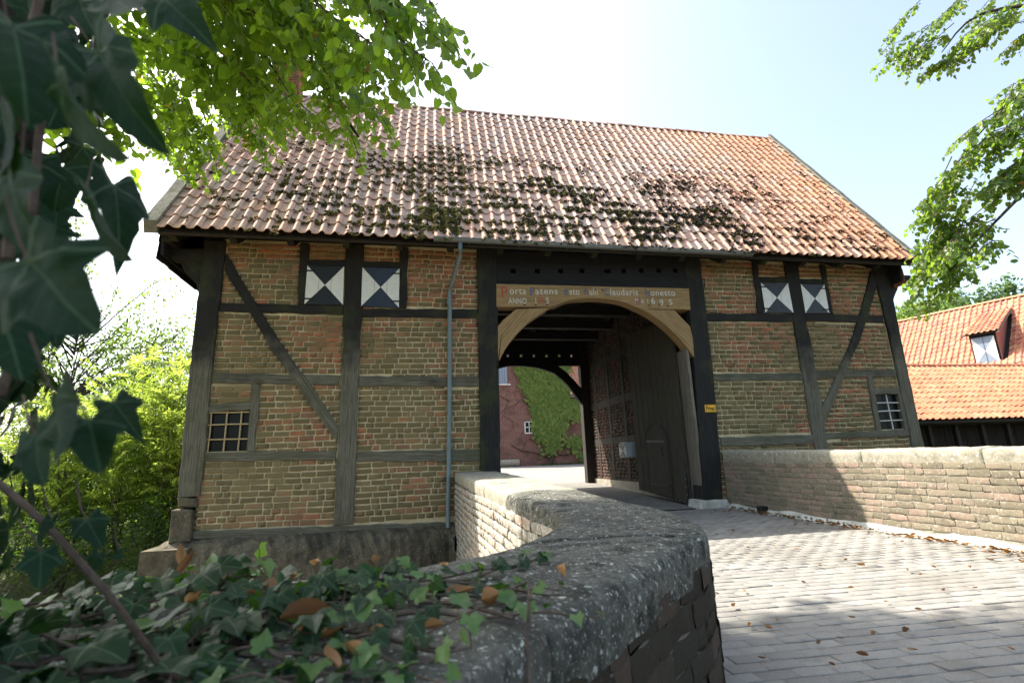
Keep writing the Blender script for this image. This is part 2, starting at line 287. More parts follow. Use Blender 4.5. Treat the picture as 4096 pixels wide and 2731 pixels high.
class MB:
    def __init__(s): s.v = []; s.f = []; s.uv = []; s.r = []
    def add(s, V, F, uv=None, r=0.0):
        b = len(s.v); s.v += [tuple(v) for v in V]; s.r += [r] * len(V)
        for f in F:
            s.f.append(tuple(b + i for i in f))
            s.uv += [(uv[i] if uv else (V[i][0] + V[i][1], V[i][2])) for i in f]
    def box(s, a, b, r=0.0, uvax=None):
        (x0, y0, z0), (x1, y1, z1) = a, b
        V = [(x0, y0, z0), (x1, y0, z0), (x1, y1, z0), (x0, y1, z0), (x0, y0, z1), (x1, y0, z1), (x1, y1, z1), (x0, y1, z1)]
        d = [abs(x1 - x0), abs(y1 - y0), abs(z1 - z0)]; ax = uvax if uvax is not None else d.index(max(d)); o = [i for i in (0, 1, 2) if i != ax]
        uv = [(v[ax], v[o[0]] + v[o[1]] * 0.9) for v in V]
        s.add(V, [(0, 3, 2, 1), (4, 5, 6, 7), (0, 1, 5, 4), (1, 2, 6, 5), (2, 3, 7, 6), (3, 0, 4, 7)], uv, r)
    def tube(s, pts, rads, n=8, cap=True, r=0.0):
        pts = [Vector(p) for p in pts]
        if isinstance(rads, (int, float)): rads = [rads] * len(pts)
        V = []; F = []; uv = []; L = 0; up = Vector((0, 0, 1))
        for i, p in enumerate(pts):
            t = (pts[min(i + 1, len(pts) - 1)] - pts[max(i - 1, 0)]).normalized()
            if i: L += (p - pts[i - 1]).length
            a = t.cross(up if abs(t.z) < 0.95 else Vector((1, 0, 0))).normalized(); b = t.cross(a)
            for k in range(n):
                an = 2 * math.pi * k / n; V.append(tuple(p + (a * math.cos(an) + b * math.sin(an)) * rads[i])); uv.append((L, k * 0.1))
        for i in range(len(pts) - 1):
            for k in range(n): F.append((i * n + k, i * n + (k + 1) % n, (i + 1) * n + (k + 1) % n, (i + 1) * n + k))
        if cap: F.append(tuple(range(n))[::-1]); F.append(tuple(range((len(pts) - 1) * n, len(pts) * n)))
        s.add(V, F, uv, r)
    def prism(s, poly, y0, y1, frame=None, r=0.0, jit=0.0, step=0.0, bev=0.0, axis=None):
        """polygon in (a,b) coordinates, extruded from depth y0 (front) to y1; frame maps (a,depth,b)->world"""
        fr = frame or (lambda a, d, b: (a, d, b))
        P = [tuple(p) for p in poly]
        if step:
            Q = []
            for i, p in enumerate(P):
                q = P[(i + 1) % len(P)]; L = math.dist(p, q); k = max(1, int(L / step))
                for j in range(k):
                    t = j / k; Q.append((p[0] + (q[0] - p[0]) * t + (random.uniform(-jit, jit) if j else 0), p[1] + (q[1] - p[1]) * t + (random.uniform(-jit, jit) if j else 0)))
            P = Q
        n = len(P); cx = sum(p[0] for p in P) / n; cy = sum(p[1] for p in P) / n
        ar = sum(P[i][0] * P[(i + 1) % n][1] - P[(i + 1) % n][0] * P[i][1] for i in range(n))
        if ar < 0: P = P[::-1]
        if axis is None:
            A = np.array(P) - (cx, cy); w, ev = np.linalg.eigh(A.T @ A); ax = ev[:, 1]
        else: ax = np.array(axis)
        px = np.array((-ax[1], ax[0])); uvf = lambda p, d: (float(np.dot(p, ax)) + cx * .37 + cy * .73, float(np.dot(p, px)) + d * 0.8)
        rings = [(P, y1)]
        if bev:
            ins = []
            for i in range(n):
                a, b, c = np.array(P[i - 1]), np.array(P[i]), np.array(P[(i + 1) % n])
                d1 = b - a; d2 = c - b; d1 = d1 / (np.linalg.norm(d1) + 1e-9); d2 = d2 / (np.linalg.norm(d2) + 1e-9)
                nn = np.array((-d1[1] - d2[1], d1[0] + d2[0])); nn = nn / (np.linalg.norm(nn) + 1e-9); ins.append(tuple(b + nn * bev))
            rings += [(P, y0 + bev * 0.8), (ins, y0)]
        else: rings += [(P, y0)]
        V = []; uv = []
        for R_, d in rings:
            for p in R_: V.append(fr(p[0], d, p[1])); uv.append(uvf(p, d))
        F = []
        for k in range(len(rings) - 1):
            for i in range(n): F.append((k * n + i, (k + 1) * n + i, (k + 1) * n + (i + 1) % n, k * n + (i + 1) % n))
        F.append(tuple(range(n))); F.append(tuple(range((len(rings) - 1) * n, len(rings) * n))[::-1])
        s.add(V, F, uv, r)
    def obj(s, name, mat, parent=None, smooth=False, tri=False, **props):
        me = raw_mesh(name, s.v, s.f, s.uv, s.r, smooth)
        me.materials.append(mat)
        bm = bmesh.new(); bm.from_mesh(me)
        big = [f for f in bm.faces if len(f.verts) > 4]
        if big: bmesh.ops.triangulate(bm, faces=big)
        bmesh.ops.recalc_face_normals(bm, faces=bm.faces); bm.to_mesh(me); bm.free()
        return link(name, me, None, parent, **props)

class Tmpl:
    """a small mesh that is copied many times"""
    def __init__(s, V, F, uv=None, smooth=False):
        s.V = np.array(V, dtype=np.float64); T = []; U = []
        uvv = np.array(uv if uv is not None else s.V[:, :2])
        for f in F:
            for k in range(1, len(f) - 1): T.append((f[0], f[k], f[k + 1]))
        s.F = np.array(T); s.uv = uvv[s.F.ravel()]; s.smooth = smooth; s.mesh = None

def scatter(name, tmpls, mats4, mat, parent, singles=300, rest_name=None, sizes=None, **props):
    """copies of templates: the ones that show largest as objects, the rest joined as one 'stuff' part"""
    N = len(mats4)
    if N == 0: return []
    A = np.asarray(mats4, dtype=np.float64); ti = RNG.integers(0, len(tmpls), N); rn = RNG.random(N)
    P = A[:, :3, 3]; d = P - np.array(EYE)
    fw = d @ np.array([0.183606, 0.956519, 0.226626]); hx = d @ np.array([0.982972, -0.180382, -0.035041]); vy = d @ np.array([0.007362, 0.229201, -0.973351])
    inv = (fw > 0.1) & (np.abs(hx) < fw * 1.03) & (np.abs(vy) < fw * 0.69)
    sz = np.abs(np.linalg.det(A[:, :3, :3])) ** (1 / 3) if sizes is None else np.asarray(sizes)
    score = np.where(inv, sz / np.maximum(fw, .1), 0) + np.where(inv, 0, -1)
    order = np.argsort(-score); sel = order[:singles]; rest = order[singles:]; objs = []
    for i in sel:
        t = tmpls[ti[i]]
        if t.mesh is None or t.mesh.get('m') != mat.name:
            t.mesh = raw_mesh(name, t.V, t.F, t.uv, None, t.smooth); t.mesh.materials.append(mat); t.mesh['m'] = mat.name
        o = bpy.data.objects.new(name, t.mesh); COL.objects.link(o); o.parent = parent
        mw = Matrix(A[i].tolist())
        if parent.parent is None and parent.type == 'EMPTY': o.matrix_parent_inverse = Matrix.Translation(-parent.location)
        o.matrix_basis = mw; objs.append(o)
    if len(rest):
        Vs = []; Fs = []; Us = []; Rs = []; b = 0
        for k, t in enumerate(tmpls):
            ids = rest[ti[rest] == k]
            if len(ids) == 0: continue
            V = np.einsum('nij,vj->nvi', A[ids, :3, :3], t.V) + A[ids, None, :3, 3]
            n = len(t.V); Vs.append(V.reshape(-1, 3)); Fs.append((t.F[None] + (np.arange(len(ids)) * n)[:, None, None]).reshape(-1, 3) + b)
            Us.append(np.tile(t.uv, (len(ids), 1))); Rs.append(np.repeat(rn[ids], n)); b += n * len(ids)
        me = raw_mesh(rest_name or name + 's', np.vstack(Vs), np.vstack(Fs), np.vstack(Us), np.concatenate(Rs), tmpls[0].smooth)
        o = link(rest_name or name + 's', me, mat, parent, **props); o['kind'] = 'stuff'; objs.append(o)
    return objs

def M4(pos, x, y, z):
    m = np.eye(4); m[:3, 0] = x; m[:3, 1] = y; m[:3, 2] = z; m[:3, 3] = pos; return m
def rv(s=1.0): return RNG.normal(0, s, 3)
def nrmz(v): v = np.asarray(v, float); return v / (np.linalg.norm(v) + 1e-12)
def leafM(pos, d, nrm, size):
    d = nrmz(d); s_ = nrmz(np.cross(d, nrm)); n_ = np.cross(s_, d); return M4(pos, s_ * size, d * size, n_ * size)

# brick templates: rounded, irregular, front towards +z, x -.5...5, y -.5...5, z 0..1
def brick_tmpls(k=10, rough=1.0):
    T = []
    for _ in range(k):
        out = [(-.5, -.5), (0, -.5), (.5, -.5), (.5, 0), (.5, .5), (0, .5), (-.5, .5), (-.5, 0)]
        V = []
        for (sx, z, j) in ((1.0, 0.0, .0), (1.0, 0.72, .025), (0.945, 0.97, .03)):
            for (a, b) in out:
                fx = 1 - (1 - sx) * 0.5; fy = sx - (1 - sx) * .8
                V.append((a * fx + random.uniform(-j, j) * .6 * rough, b * fy + random.uniform(-j, j) * 2.4 * rough, z + random.uniform(-.12, .08) * rough * (z > .6)))
        V.append((0, 0, 1.05))
        F = []
        for r_ in range(2):
            for i in range(8): F.append((r_ * 8 + i, r_ * 8 + (i + 1) % 8, (r_ + 1) * 8 + (i + 1) % 8, (r_ + 1) * 8 + i))
        for i in range(8): F.append((16 + i, 16 + (i + 1) % 8, 24))
        T.append(Tmpl(V, F, smooth=False))
    return T

def lay_bricks(name, frame, x0, x1, z0, z1, holes, mat, parent, course=0.0945, blen=0.26, proud=0.02, joint=0.014, singles=300, wav=0.006, rough=1.0, header=0.3, rest=None):
    """frame(x, z) -> (point on wall, along, outward). holes: polygons (x,z) free of bricks"""
    T = brick_tmpls(rough=rough); mats = []; sizes = []; row = 0; z = z0
    while z + course * 0.6 < z1:
        zc = z + course / 2; cut = []
        for poly in holes:
            xs = []
            for i in range(len(poly)):
                (ax, az), (bx, bz) = poly[i], poly[(i + 1) % len(poly)]
                if (az - zc) * (bz - zc) < 0: xs.append(ax + (bx - ax) * (zc - az) / (bz - az))
            if len(xs) >= 2: cut.append((min(xs), max(xs)))
        cut.sort(); spans = []; cur = x0
        for a, b in cut:
            if a > cur: spans.append((cur, min(a, x1)))
            cur = max(cur, b)
        if cur < x1: spans.append((cur, x1))
        for a, b in spans:
            if b - a < 0.03: continue
            x = a - (random.uniform(0.0, blen * 0.6) if row % 2 else 0)
            while x < b - 0.01:
                L = blen * random.uniform(0.9, 1.1) if random.random() > header else blen * random.uniform(0.45, 0.6)
                xa, xb = max(x, a), min(x + L, b)
                if b - xb < 0.05: xb = b
                if xb - xa > 0.03:
                    xm = (xa + xb) / 2; zz = zc + wav * math.sin(xm * 1.7 + zc * 2.1) + random.uniform(-.003, .003)
                    p, t, n = frame(xm, zz); t = np.array(t); n = np.array(n); u = np.cross(n, t)
                    th = random.uniform(-.012, .012) * rough; t2 = t * math.cos(th) + u * math.sin(th); u2 = np.cross(n, t2)
                    pr = proud * random.uniform(0.75, 1.2); m = M4(np.array(p) - n * 0.002, t2 * (xb - xa - joint), u2 * (course - joint * random.uniform(.8, 1.2)), n * pr)
                    mats.append(m); sizes.append(xb - xa)
                x = x + L if xb != b else b + 1
        z += course; row += 1
    return scatter(name, T, mats, mat, parent, singles, rest or 'brick_courses', sizes)

# tile template: x across 0..1 (scaled later is wasteful, so real size), y up the slope, z outward
def tile_tmpl(w=0.215, L=0.40, hump=0.048, k=3):
    T = []
    for _ in range(k):
        n = 11; V = []; F = []
        def prof(t):
            if t > 0.56: return hump * math.sin(math.pi * (t - 0.56) / 0.5) ** 0.85 if t < 1.06 else 0
            return -0.012 * math.sin(math.pi * t / 0.56)
        ch = [random.uniform(-.003, .003) for _ in range(n)]
        for j, (y, dz) in enumerate(((0, 0.030), (L * 0.5, 0.018), (L, 0.0))):
            for i in range(n):
                t = i / (n - 1) * 1.05; V.append((t * w, y + (ch[i] if j == 0 else 0), prof(min(t, 1.055)) + dz))
        for j in range(2):
            for i in range(n - 1): F.append((j * n + i, j * n + i + 1, (j + 1) * n + i + 1, (j + 1) * n + i))
        b = len(V)
        for i in range(n): V.append((*V[i][:2], V[i][2]))
        for i in range(n): V.append((V[i][0], V[i][1] + 0.004, V[i][2] - 0.018))
        for i in range(n - 1): F.append((b + n + i, b + n + i + 1, b + i + 1, b + i))
        T.append(Tmpl(V, F, smooth=True))
    return T

def tile_roof(parent, origin, ux, us, width, length, mat, cw=0.215, expo=0.33, singles=300, jit=1.0, tm=None, top_w=None, rest='tile_courses', skip=None, name='tile'):
    """ux along the eave (left to right seen from outside), us up the slope"""
    ux = nrmz(ux); us = nrmz(us); n = nrmz(np.cross(ux, us)); o = np.array(origin, float); mats = []
    T = tm or tile_tmpl(cw, expo + 0.07)
    rows = int(length / expo); nc = int(round(width / cw)); cwf = width / nc
    for j in range(rows):
        off = [0, 0] if top_w is None else top_w; f = j / rows
        for i in range(nc):
            x = i * cwf; x = x + off[0] * f * (1 - i / nc) + off[1] * f * (i / nc)
            if skip and skip(x, j * expo): continue
            a = rad(random.gauss(0, 0.9) * jit); b = rad(random.gauss(0, 0.8) * jit)
            X = ux * math.cos(a) + us * math.sin(a); S = us * math.cos(a) - ux * math.sin(a); S = S * math.cos(b) + n * math.sin(b); N_ = np.cross(X, S)
            sag = 0.012 * math.sin(x * 0.9 + 1) * math.sin(j * 0.35)
            p = o + ux * (x + random.gauss(0, .004) * jit) + us * (j * expo + random.gauss(0, .006) * jit) + n * (sag + random.uniform(0, .005) * jit)
            mats.append(M4(p, X * (cwf / cw), S, N_))
    return scatter(name, T, mats, mat, parent, singles, rest)

# ------------------------------------------------------------------ the ground, road, yard, water
PATH = [((0.64, 9.0), (1.38, 9.0)), ((0.67, 7.2), (1.38, 7.2)), ((0.71, 5.2), (1.37, 5.2)), ((0.745, 3.8), (1.36, 3.8)), ((0.78, 2.95), (1.345, 2.8)),
        ((0.66, 2.42), (1.24, 2.18)), ((0.40, 2.05), (1.04, 1.83)), ((0.13, 1.82), (0.74, 1.53)), ((-0.14, 1.68), (0.42, 1.19)), ((-0.42, 1.60), (0.10, 0.85)), ((-0.75, 1.55), (-0.18, 0.50)), ((-1.1, 1.48), (-0.50, 0.02)), ((-1.32, 1.44), (-0.70, -0.40))]
def catm(P, t):
    i = min(int(t), len(P) - 2); f = t - i; g_ = lambda k: np.array(P[max(0, min(len(P) - 1, k))], float)
    a, b, c, d = g_(i - 1), g_(i), g_(i + 1), g_(i + 2)
    return 0.5 * ((2 * b) + (-a + c) * f + (2 * a - 5 * b + 4 * c - d) * f * f + (-a + 3 * b - 3 * c + d) * f ** 3)
NP_ = 260
PO = np.array([catm([p[0] for p in PATH], t) for t in np.linspace(0, len(PATH) - 1, NP_)])
PI_ = np.array([catm([p[1] for p in PATH], t) for t in np.linspace(0, len(PATH) - 1, NP_)])
CAPZ = np.interp(PI_[:, 1], [1.2, 2.5, 9], [0.69, 0.69, 0.80])

def gz(y): return float(np.interp(y, [-60, 2, 9, 15.4, 34, 200], [-0.35, -0.05, -0.01, 0.22, 0.5, 1.0]))
def grid_sheet(name, xs, ys, zf, mat, **pr):
    V = [(x, y, zf(x, y)) for y in ys for x in xs]; nx = len(xs)
    F = [(j * nx + i, j * nx + i + 1, (j + 1) * nx + i + 1, (j + 1) * nx + i) for j in range(len(ys) - 1) for i in range(nx - 1)]
    return link(name, raw_mesh(name, V, F, smooth=True), mat, None, kind='structure', **pr)
# bridge and road bed (a slab between the parapets), yard beyond, bank and far land
mb = MB(); ys = [-8, -4, 0, 1.5, 3, 6, 9]
for a, b in zip(ys[:-1], ys[1:]):
    mb.add([(-0.2 if b <= 2.9 else 1.3, a, gz(a) - .04), (9, a, gz(a) - .04), (9, b, gz(b) - .04), (-0.2 if b <= 2.9 else 1.3, b, gz(b) - .04)], [(0, 1, 2, 3)])
road = mb.obj('road', M['joint'], kind='structure')
# pavers in rows across the bridge
T = []
for _ in range(8):
    V = []; 
    o8 = [(-.5, -.5), (0, -.5), (.5, -.5), (.5, 0), (.5, .5), (0, .5), (-.5, .5), (-.5, 0)]
    for sx, z in ((1, -1), (1, -.05), (.965, 0)):
        for a, b in o8: V.append((a * (1 - (1 - sx) * .5) + random.uniform(-.006, .006), b * (sx if sx < 1 else 1) + random.uniform(-.012, .012), z + random.uniform(-.03, .03) * (z > -.5)))
    V.append((0, 0, 0.0)); F = []
    for r_ in range(2):
        for i in range(8): F.append((r_ * 8 + i, r_ * 8 + (i + 1) % 8, (r_ + 1) * 8 + (i + 1) % 8, (r_ + 1) * 8 + i))
    for i in range(8): F.append((16 + i, 16 + (i + 1) % 8, 24))
    T.append(Tmpl(V, F))
mats = []; rot = rad(-2.2); c_, s_ = math.cos(rot), math.sin(rot); row = 0; yy = 1.2
while yy < 9.4:
    x = 0.2 + (0.1 if row % 2 else 0) + random.uniform(-.012, .012)
    while x < 6.3:
        px = c_ * (x - 3) - s_ * (yy - 5) + 3; py = s_ * (x - 3) + c_ * (yy - 5) + 5
        inner = np.interp(py, [1.2, 1.53, 1.83, 2.18, 2.8, 9.2], [0.42, 0.74, 1.04, 1.24, 1.345, 1.38])
        if inner + .03 < px < np.interp(py, [0, 4.2, 9], [6.0, 5.72, 5.55]) and py < 8.86:
            tl = random.gauss(0, .004)
            mats.append(M4((px, py, gz(py) - .004 + random.gauss(0, .0016)), (c_ * 0.195, s_ * 0.195, tl * .3), (-s_ * .092, c_ * .092, random.gauss(0, .006) * .1), (0, 0, 0.05)))
        x += 0.2
    yy += 0.1; row += 1
scatter('paver', T, mats, M['paver'], road, 300, 'paver_rows')
V = []; Fq = []
xs = [1.2, 5.9]; pts = [9.0, 10, 12, 14, 15.35]
fl = MB()
for a, b in zip(pts[:-1], pts[1:]): fl.add([(1.0, a, gz(a)), (6.0, a, gz(a)), (6.0, b, gz(b)), (1.0, b, gz(b))], [(0, 1, 2, 3)])
fl.obj('passage_floor', M['floor'], kind='structure')
grid_sheet('courtyard_ground', [-3.4, 0, 4, 8, 14, 22, 60], [15.35, 18, 22, 28, 34, 60, 120], lambda x, y: gz(y) - 0.002, M['yard'])
def land(x, y):
    d = min(1, max(0, (y - 11.3) / 3.0)); w = -2.0 + d * (1.7 if x < -3.2 else 1.6)
    if x < -4: w += min(1.2, max(0, (y - 15) * 0.04))
    return w + 0.08 * math.sin(x * 1.3) * math.sin(y * 1.1) * (1 if abs(y) < 60 else 0)
xs = [-300, -120, -60, -40, -25, -16, -12, -10, -9, -8, -7, -6, -5, -4.2, -3.4, 0, 5, 10.4, 12, 60, 300]
grid_sheet('bank', xs, [-40, 0, 5, 9, 10.5, 11.5, 12, 12.5, 13, 14, 15, 17, 20, 25, 32, 45, 70, 120, 400], land, M['earth'])
grid_sheet('far_land', [10.6, 12, 16, 30, 80, 400], [9.3, 14, 20, 40, 90, 400], lambda x, y: -0.05 if y < 30 else 0.2, M['earth'])
grid_sheet('moat_water', [-60, -20, -8, -3, 1.2], [-20, 0, 6, 9, 11.9], lambda x, y: -1.35, M['water'])
grid_sheet('moat_water_beyond_bridge', [5.9, 12, 40], [-20, 0, 9.2], lambda x, y: -1.35, M['water'])

# ------------------------------------------------------------------ gatehouse
GH = thing('gatehouse', 'half-timbered brick gatehouse with mossy pantile roof and arched carriage gate', 'gatehouse', (3.3, 9.0, 0))
FY = 9.0
fr_front = lambda x, z: ((x, FY, z), (1, 0, 0), (0, -1, 0))
def timber(name, poly, mat='timber', y0=FY - 0.032, y1=FY + 0.16, jit=0.010, step=0.16, bev=0.012, parent=None, **pr):
    b = MB(); b.prism(poly, y0, y1, None, random.random(), jit, step, bev); return b.obj(name, M[mat], parent or GH, **pr)
HOLES = []
def ft(name, poly, mat='timber', hole=True, **kw):
    if hole: HOLES.append(poly)
    return timber(name, poly, mat, **kw)
ft('post', [(-3.68, 4.9), (-3.33, 4.9), (-3.34, 3.1), (-3.33, 1.29), (-3.34, 0.6), (-3.65, 0.6), (-3.66, 0.98), (-3.685, 3.1)], y0=FY - .05)
ft('post', [(-1.31, 4.95), (-0.99, 4.95), (-1.0, 2.53), (-1.01, 0.06), (-1.32, 0.05), (-1.29, 2.53)], y0=FY - .042)
ft('post', [(7.78, 4.95), (8.12, 4.95), (8.07, 3.55), (8.11, 3.18), (8.06, 0.0), (7.76, 0.0), (7.77, 3.18)], y0=FY - .042)
ft('post', [(10.03, 4.92), (10.40, 4.92), (10.36, 3.2), (10.36, 0.0), (10.07, 0.0), (10.09, 3.2)], y0=FY - .05)
ft('brace', [(-3.31, 4.66), (-2.80, 3.84), (-2.35, 3.12), (-1.80, 2.36), (-1.32, 1.66), (-1.32, 1.37), (-1.95, 2.24), (-2.55, 3.1), (-2.98, 3.82), (-3.31, 4.35)], y0=FY - .045)
ft('brace', [(9.97, 4.82), (10.09, 4.56), (9.70, 3.85), (9.29, 3.17), (8.93, 2.70), (8.61, 2.22), (8.07, 1.42), (8.07, 1.77), (8.62, 2.50), (9.1, 3.2), (9.52, 3.92)], y0=FY - .045)
for p in ([(-3.34, 3.77), (-1.31, 3.75), (-1.31, 3.59), (-3.33, 3.62)], [(-1.01, 3.71), (1.09, 3.74), (1.08, 3.57), (-1.01, 3.56)],
          [(-3.35, 2.55), (-1.32, 2.5), (-1.33, 2.33), (-3.34, 2.39)], [(-1.0, 2.49), (1.08, 2.47), (1.07, 2.29), (-1.0, 2.31)],
          [(-3.33, 1.27), (-1.33, 1.23), (-1.33, 1.08), (-3.33, 1.13)], [(-0.99, 1.21), (1.07, 1.19), (1.06, 0.98), (-0.99, 1.04)],
          [(5.75, 3.75), (7.8, 3.77), (7.78, 3.60), (5.74, 3.58)], [(8.09, 3.78), (10.04, 3.78), (10.02, 3.61), (8.08, 3.62)],
          [(5.76, 2.5), (7.78, 2.52), (7.77, 2.35), (5.75, 2.36)], [(8.1, 2.56), (10.09, 2.58), (10.06, 2.42), (8.08, 2.40)],
          [(5.74, 1.26), (7.78, 1.26), (7.77, 1.08), (5.74, 1.09)], [(8.07, 1.29), (10.07, 1.31), (10.08, 1.17), (8.07, 1.16)]):
    ft('rail', p)
for p in ([(-2.72, 2.37), (-2.59, 2.36), (-2.59, 1.26), (-2.70, 1.27)], [(-2.10, 4.92), (-1.95, 4.92), (-1.96, 3.75), (-2.07, 3.75)],
          [(-0.34, 4.92), (-0.19, 4.92), (-0.21, 3.74), (-0.34, 3.74)], [(7.01, 4.92), (7.13, 4.92), (7.09, 3.77), (6.96, 3.77)],
          [(8.67, 4.92), (8.80, 4.92), (8.78, 3.78), (8.66, 3.78)], [(9.33, 2.43), (9.45, 2.43), (9.41, 1.30), (9.28, 1.30)]):
    ft('stud', p, y0=FY - .036)
for p in ([(-3.35, 2.04), (-2.71, 2.06), (-2.70, 1.94), (-3.35, 1.92)], [(9.42, 2.16), (10.07, 2.19), (10.07, 2.05), (9.42, 2.04)]):
    ft('window_lintel', p)
for p in ([(-1.95, 4.61), (-1.31, 4.63), (-1.30, 4.50), (-1.94, 4.49)], [(-0.99, 4.62), (-0.34, 4.62), (-0.34, 4.50), (-1.00, 4.49)],
          [(7.10, 4.58), (7.78, 4.60), (7.77, 4.47), (7.10, 4.46)], [(8.07, 4.57), (8.67, 4.57), (8.66, 4.45), (8.07, 4.46)]):
    ft('shutter_head', p)
ft('sill_beam', [(-3.39, 0.09), (0.66, 0.00), (0.66, -0.12), (-3.37, -0.03)], y0=FY - .055)
# wall plate under the eave, soffit board
b = MB(); b.box((-3.7, FY + .02, 4.90), (10.4, FY + .2, 5.08)); b.obj('wall_plate', M['timber'], GH)
# mortar wall (front), with gate opening and windows left out
wall = None
for x0, x1, z0, z1 in ((-2.71, 1.3, 0.0, 4.95), (-3.36, -2.715, 2.0, 4.95), (-3.36, -2.715, 0.0, 1.28), (5.5, 9.43, -0.1, 4.95), (9.43, 10.08, 2.1, 4.95), (9.43, 10.08, -0.1, 1.32)):
    b = MB(); b.box((x0, FY, z0), (x1, FY + .14, z1)); o = b.obj('wall_panel', M['mortar'], GH); wall = wall or o
for q0, q1 in (((-3.7, 9.14, -0.1), (-3.5, 15.2, 4.95)), ((10.2, 9.14, -0.1), (10.4, 15.2, 4.95)), ((-3.5, 15.06, -0.1), (1.1, 15.2, 4.95)), ((5.1, 15.06, -0.1), (10.2, 15.2, 4.95))):
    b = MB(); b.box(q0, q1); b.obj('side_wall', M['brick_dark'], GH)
W1 = [(-3.35, 1.93), (-2.72, 1.94), (-2.72, 1.26), (-3.32, 1.28)]; W2 = [(9.42, 2.05), (10.08, 2.05), (10.08, 1.30), (9.40, 1.30)]
HOLES += [W1, W2]
SH = [[(-1.955, 4.49), (-1.325, 4.495), (-1.315, 3.765), (-1.965, 3.765)], [(-1.005, 4.49), (-0.345, 4.49), (-0.345, 3.735), (-1.005, 3.75)],
      [(7.125, 4.44), (7.775, 4.455), (7.79, 3.785), (7.12, 3.775)], [(8.085, 4.44), (8.67, 4.445), (8.665, 3.795), (8.08, 3.785)]]
HOLES += SH + [[(1.1, 5.2), (5.76, 5.2), (5.72, 1.8), (5.60, -0.2), (1.1, -0.2)]]
lay_bricks('brick', fr_front, -3.40, 10.06, 0.075, 4.90, HOLES, M['brick'], wall, proud=0.016, joint=.0235, singles=300, rough=1.7, wav=.010, header=.38)
# shutters with the white hourglass
def shutter(q, dark, hinge):
    (ax, az), (bx, bz), (cx, cz), (dx, dz) = q; mx, mz = (ax + bx + cx + dx) / 4, (az + bz + cz + dz) / 4
    b = MB(); b.prism(q, FY - .045, FY - .01, bev=.004); s_ = b.obj('shutter', M[dark], GH)
    b = MB()
    for tri in ([(ax, az), (mx, mz), (dx, dz)], [(bx, bz), (cx, cz), (mx, mz)]):
        e = 0.004; c0 = np.mean(tri, axis=0); tri2 = [tuple(c0 + (np.array(p) - c0) * (1 - e)) for p in tri]
        b.prism(tri2, FY - .0485, FY - .044)
    b.obj('white_triangle', M['white'], s_)
    for zz in (0.14, 0.86):
        x0 = dx + (ax - dx) * zz if hinge < 0 else cx + (bx - cx) * zz; z0 = dz + (az - dz) * zz
        b = MB(); b.box((x0 - .035 if hinge < 0 else x0 - .14, FY - .058, z0 - .012), (x0 + .14 if hinge < 0 else x0 + .035, FY - .049, z0 + .012))
        b.tube([(x0 + hinge * .025, FY - .06, z0 - .03), (x0 + hinge * .025, FY - .06, z0 + .03)], .012, 8); b.obj('hinge', M['iron'], s_)
    for k in (1, 2):
        xk = ax + (bx - ax) * k / 3; b = MB(); b.box((xk - .0022, FY - .0492, min(dz, cz) + .01), (xk + .0022, FY - .0484, min(az, bz) - .01)); b.obj('plank_joint', M['black'], s_)
shutter(SH[0], 'black', -1); shutter(SH[1], 'blue', 1); shutter(SH[2], 'black', -1); shutter(SH[3], 'black', 1)
# windows with bars
def window(x0, x1, z0, z1, vx, hz, mat, glass=True):
    b = MB(); b.box((x0 - .03, FY + .06, z0 - .03), (x1 + .03, FY + .07, z1 + .03)); w = b.obj('window', M['glass'], GH)
    for x in vx: b = MB(); b.tube([(x + random.uniform(-.01, .01), FY + .012, z0), (x, FY + .012, (z0 + z1) / 2), (x + random.uniform(-.01, .01), FY + .012, z1)], .0125, 6); b.obj('bar', M[mat], w)
    for z in hz: b = MB(); b.tube([(x0, FY - .002, z + random.uniform(-.008, .008)), ((x0 + x1) / 2, FY - .002, z), (x1, FY - .002, z + random.uniform(-.008, .008))], .0125, 6); b.obj('bar', M[mat], w)
    for a, c in (((x0 - .02, z0 - .02), (x0 + .012, z1)), ((x1 - .012, z0 - .02), (x1 + .02, z1))): b = MB(); b.box((a[0], FY + .03, a[1]), (c[0], FY + .058, c[1])); b.obj('frame', M['timber'], w)
window(-3.34, -2.725, 1.28, 1.93, (-3.30, -3.07, -2.85), (1.47, 1.71, 1.90), 'bar_yellow')
window(9.44, 10.02, 1.32, 2.04, (9.74,), (1.50, 1.70, 1.87), 'bar_white')
b = MB(); b.box((10.0, FY - .03, 1.3), (10.085, FY + .05, 2.06)); b.obj('stud', M['timber'], GH)
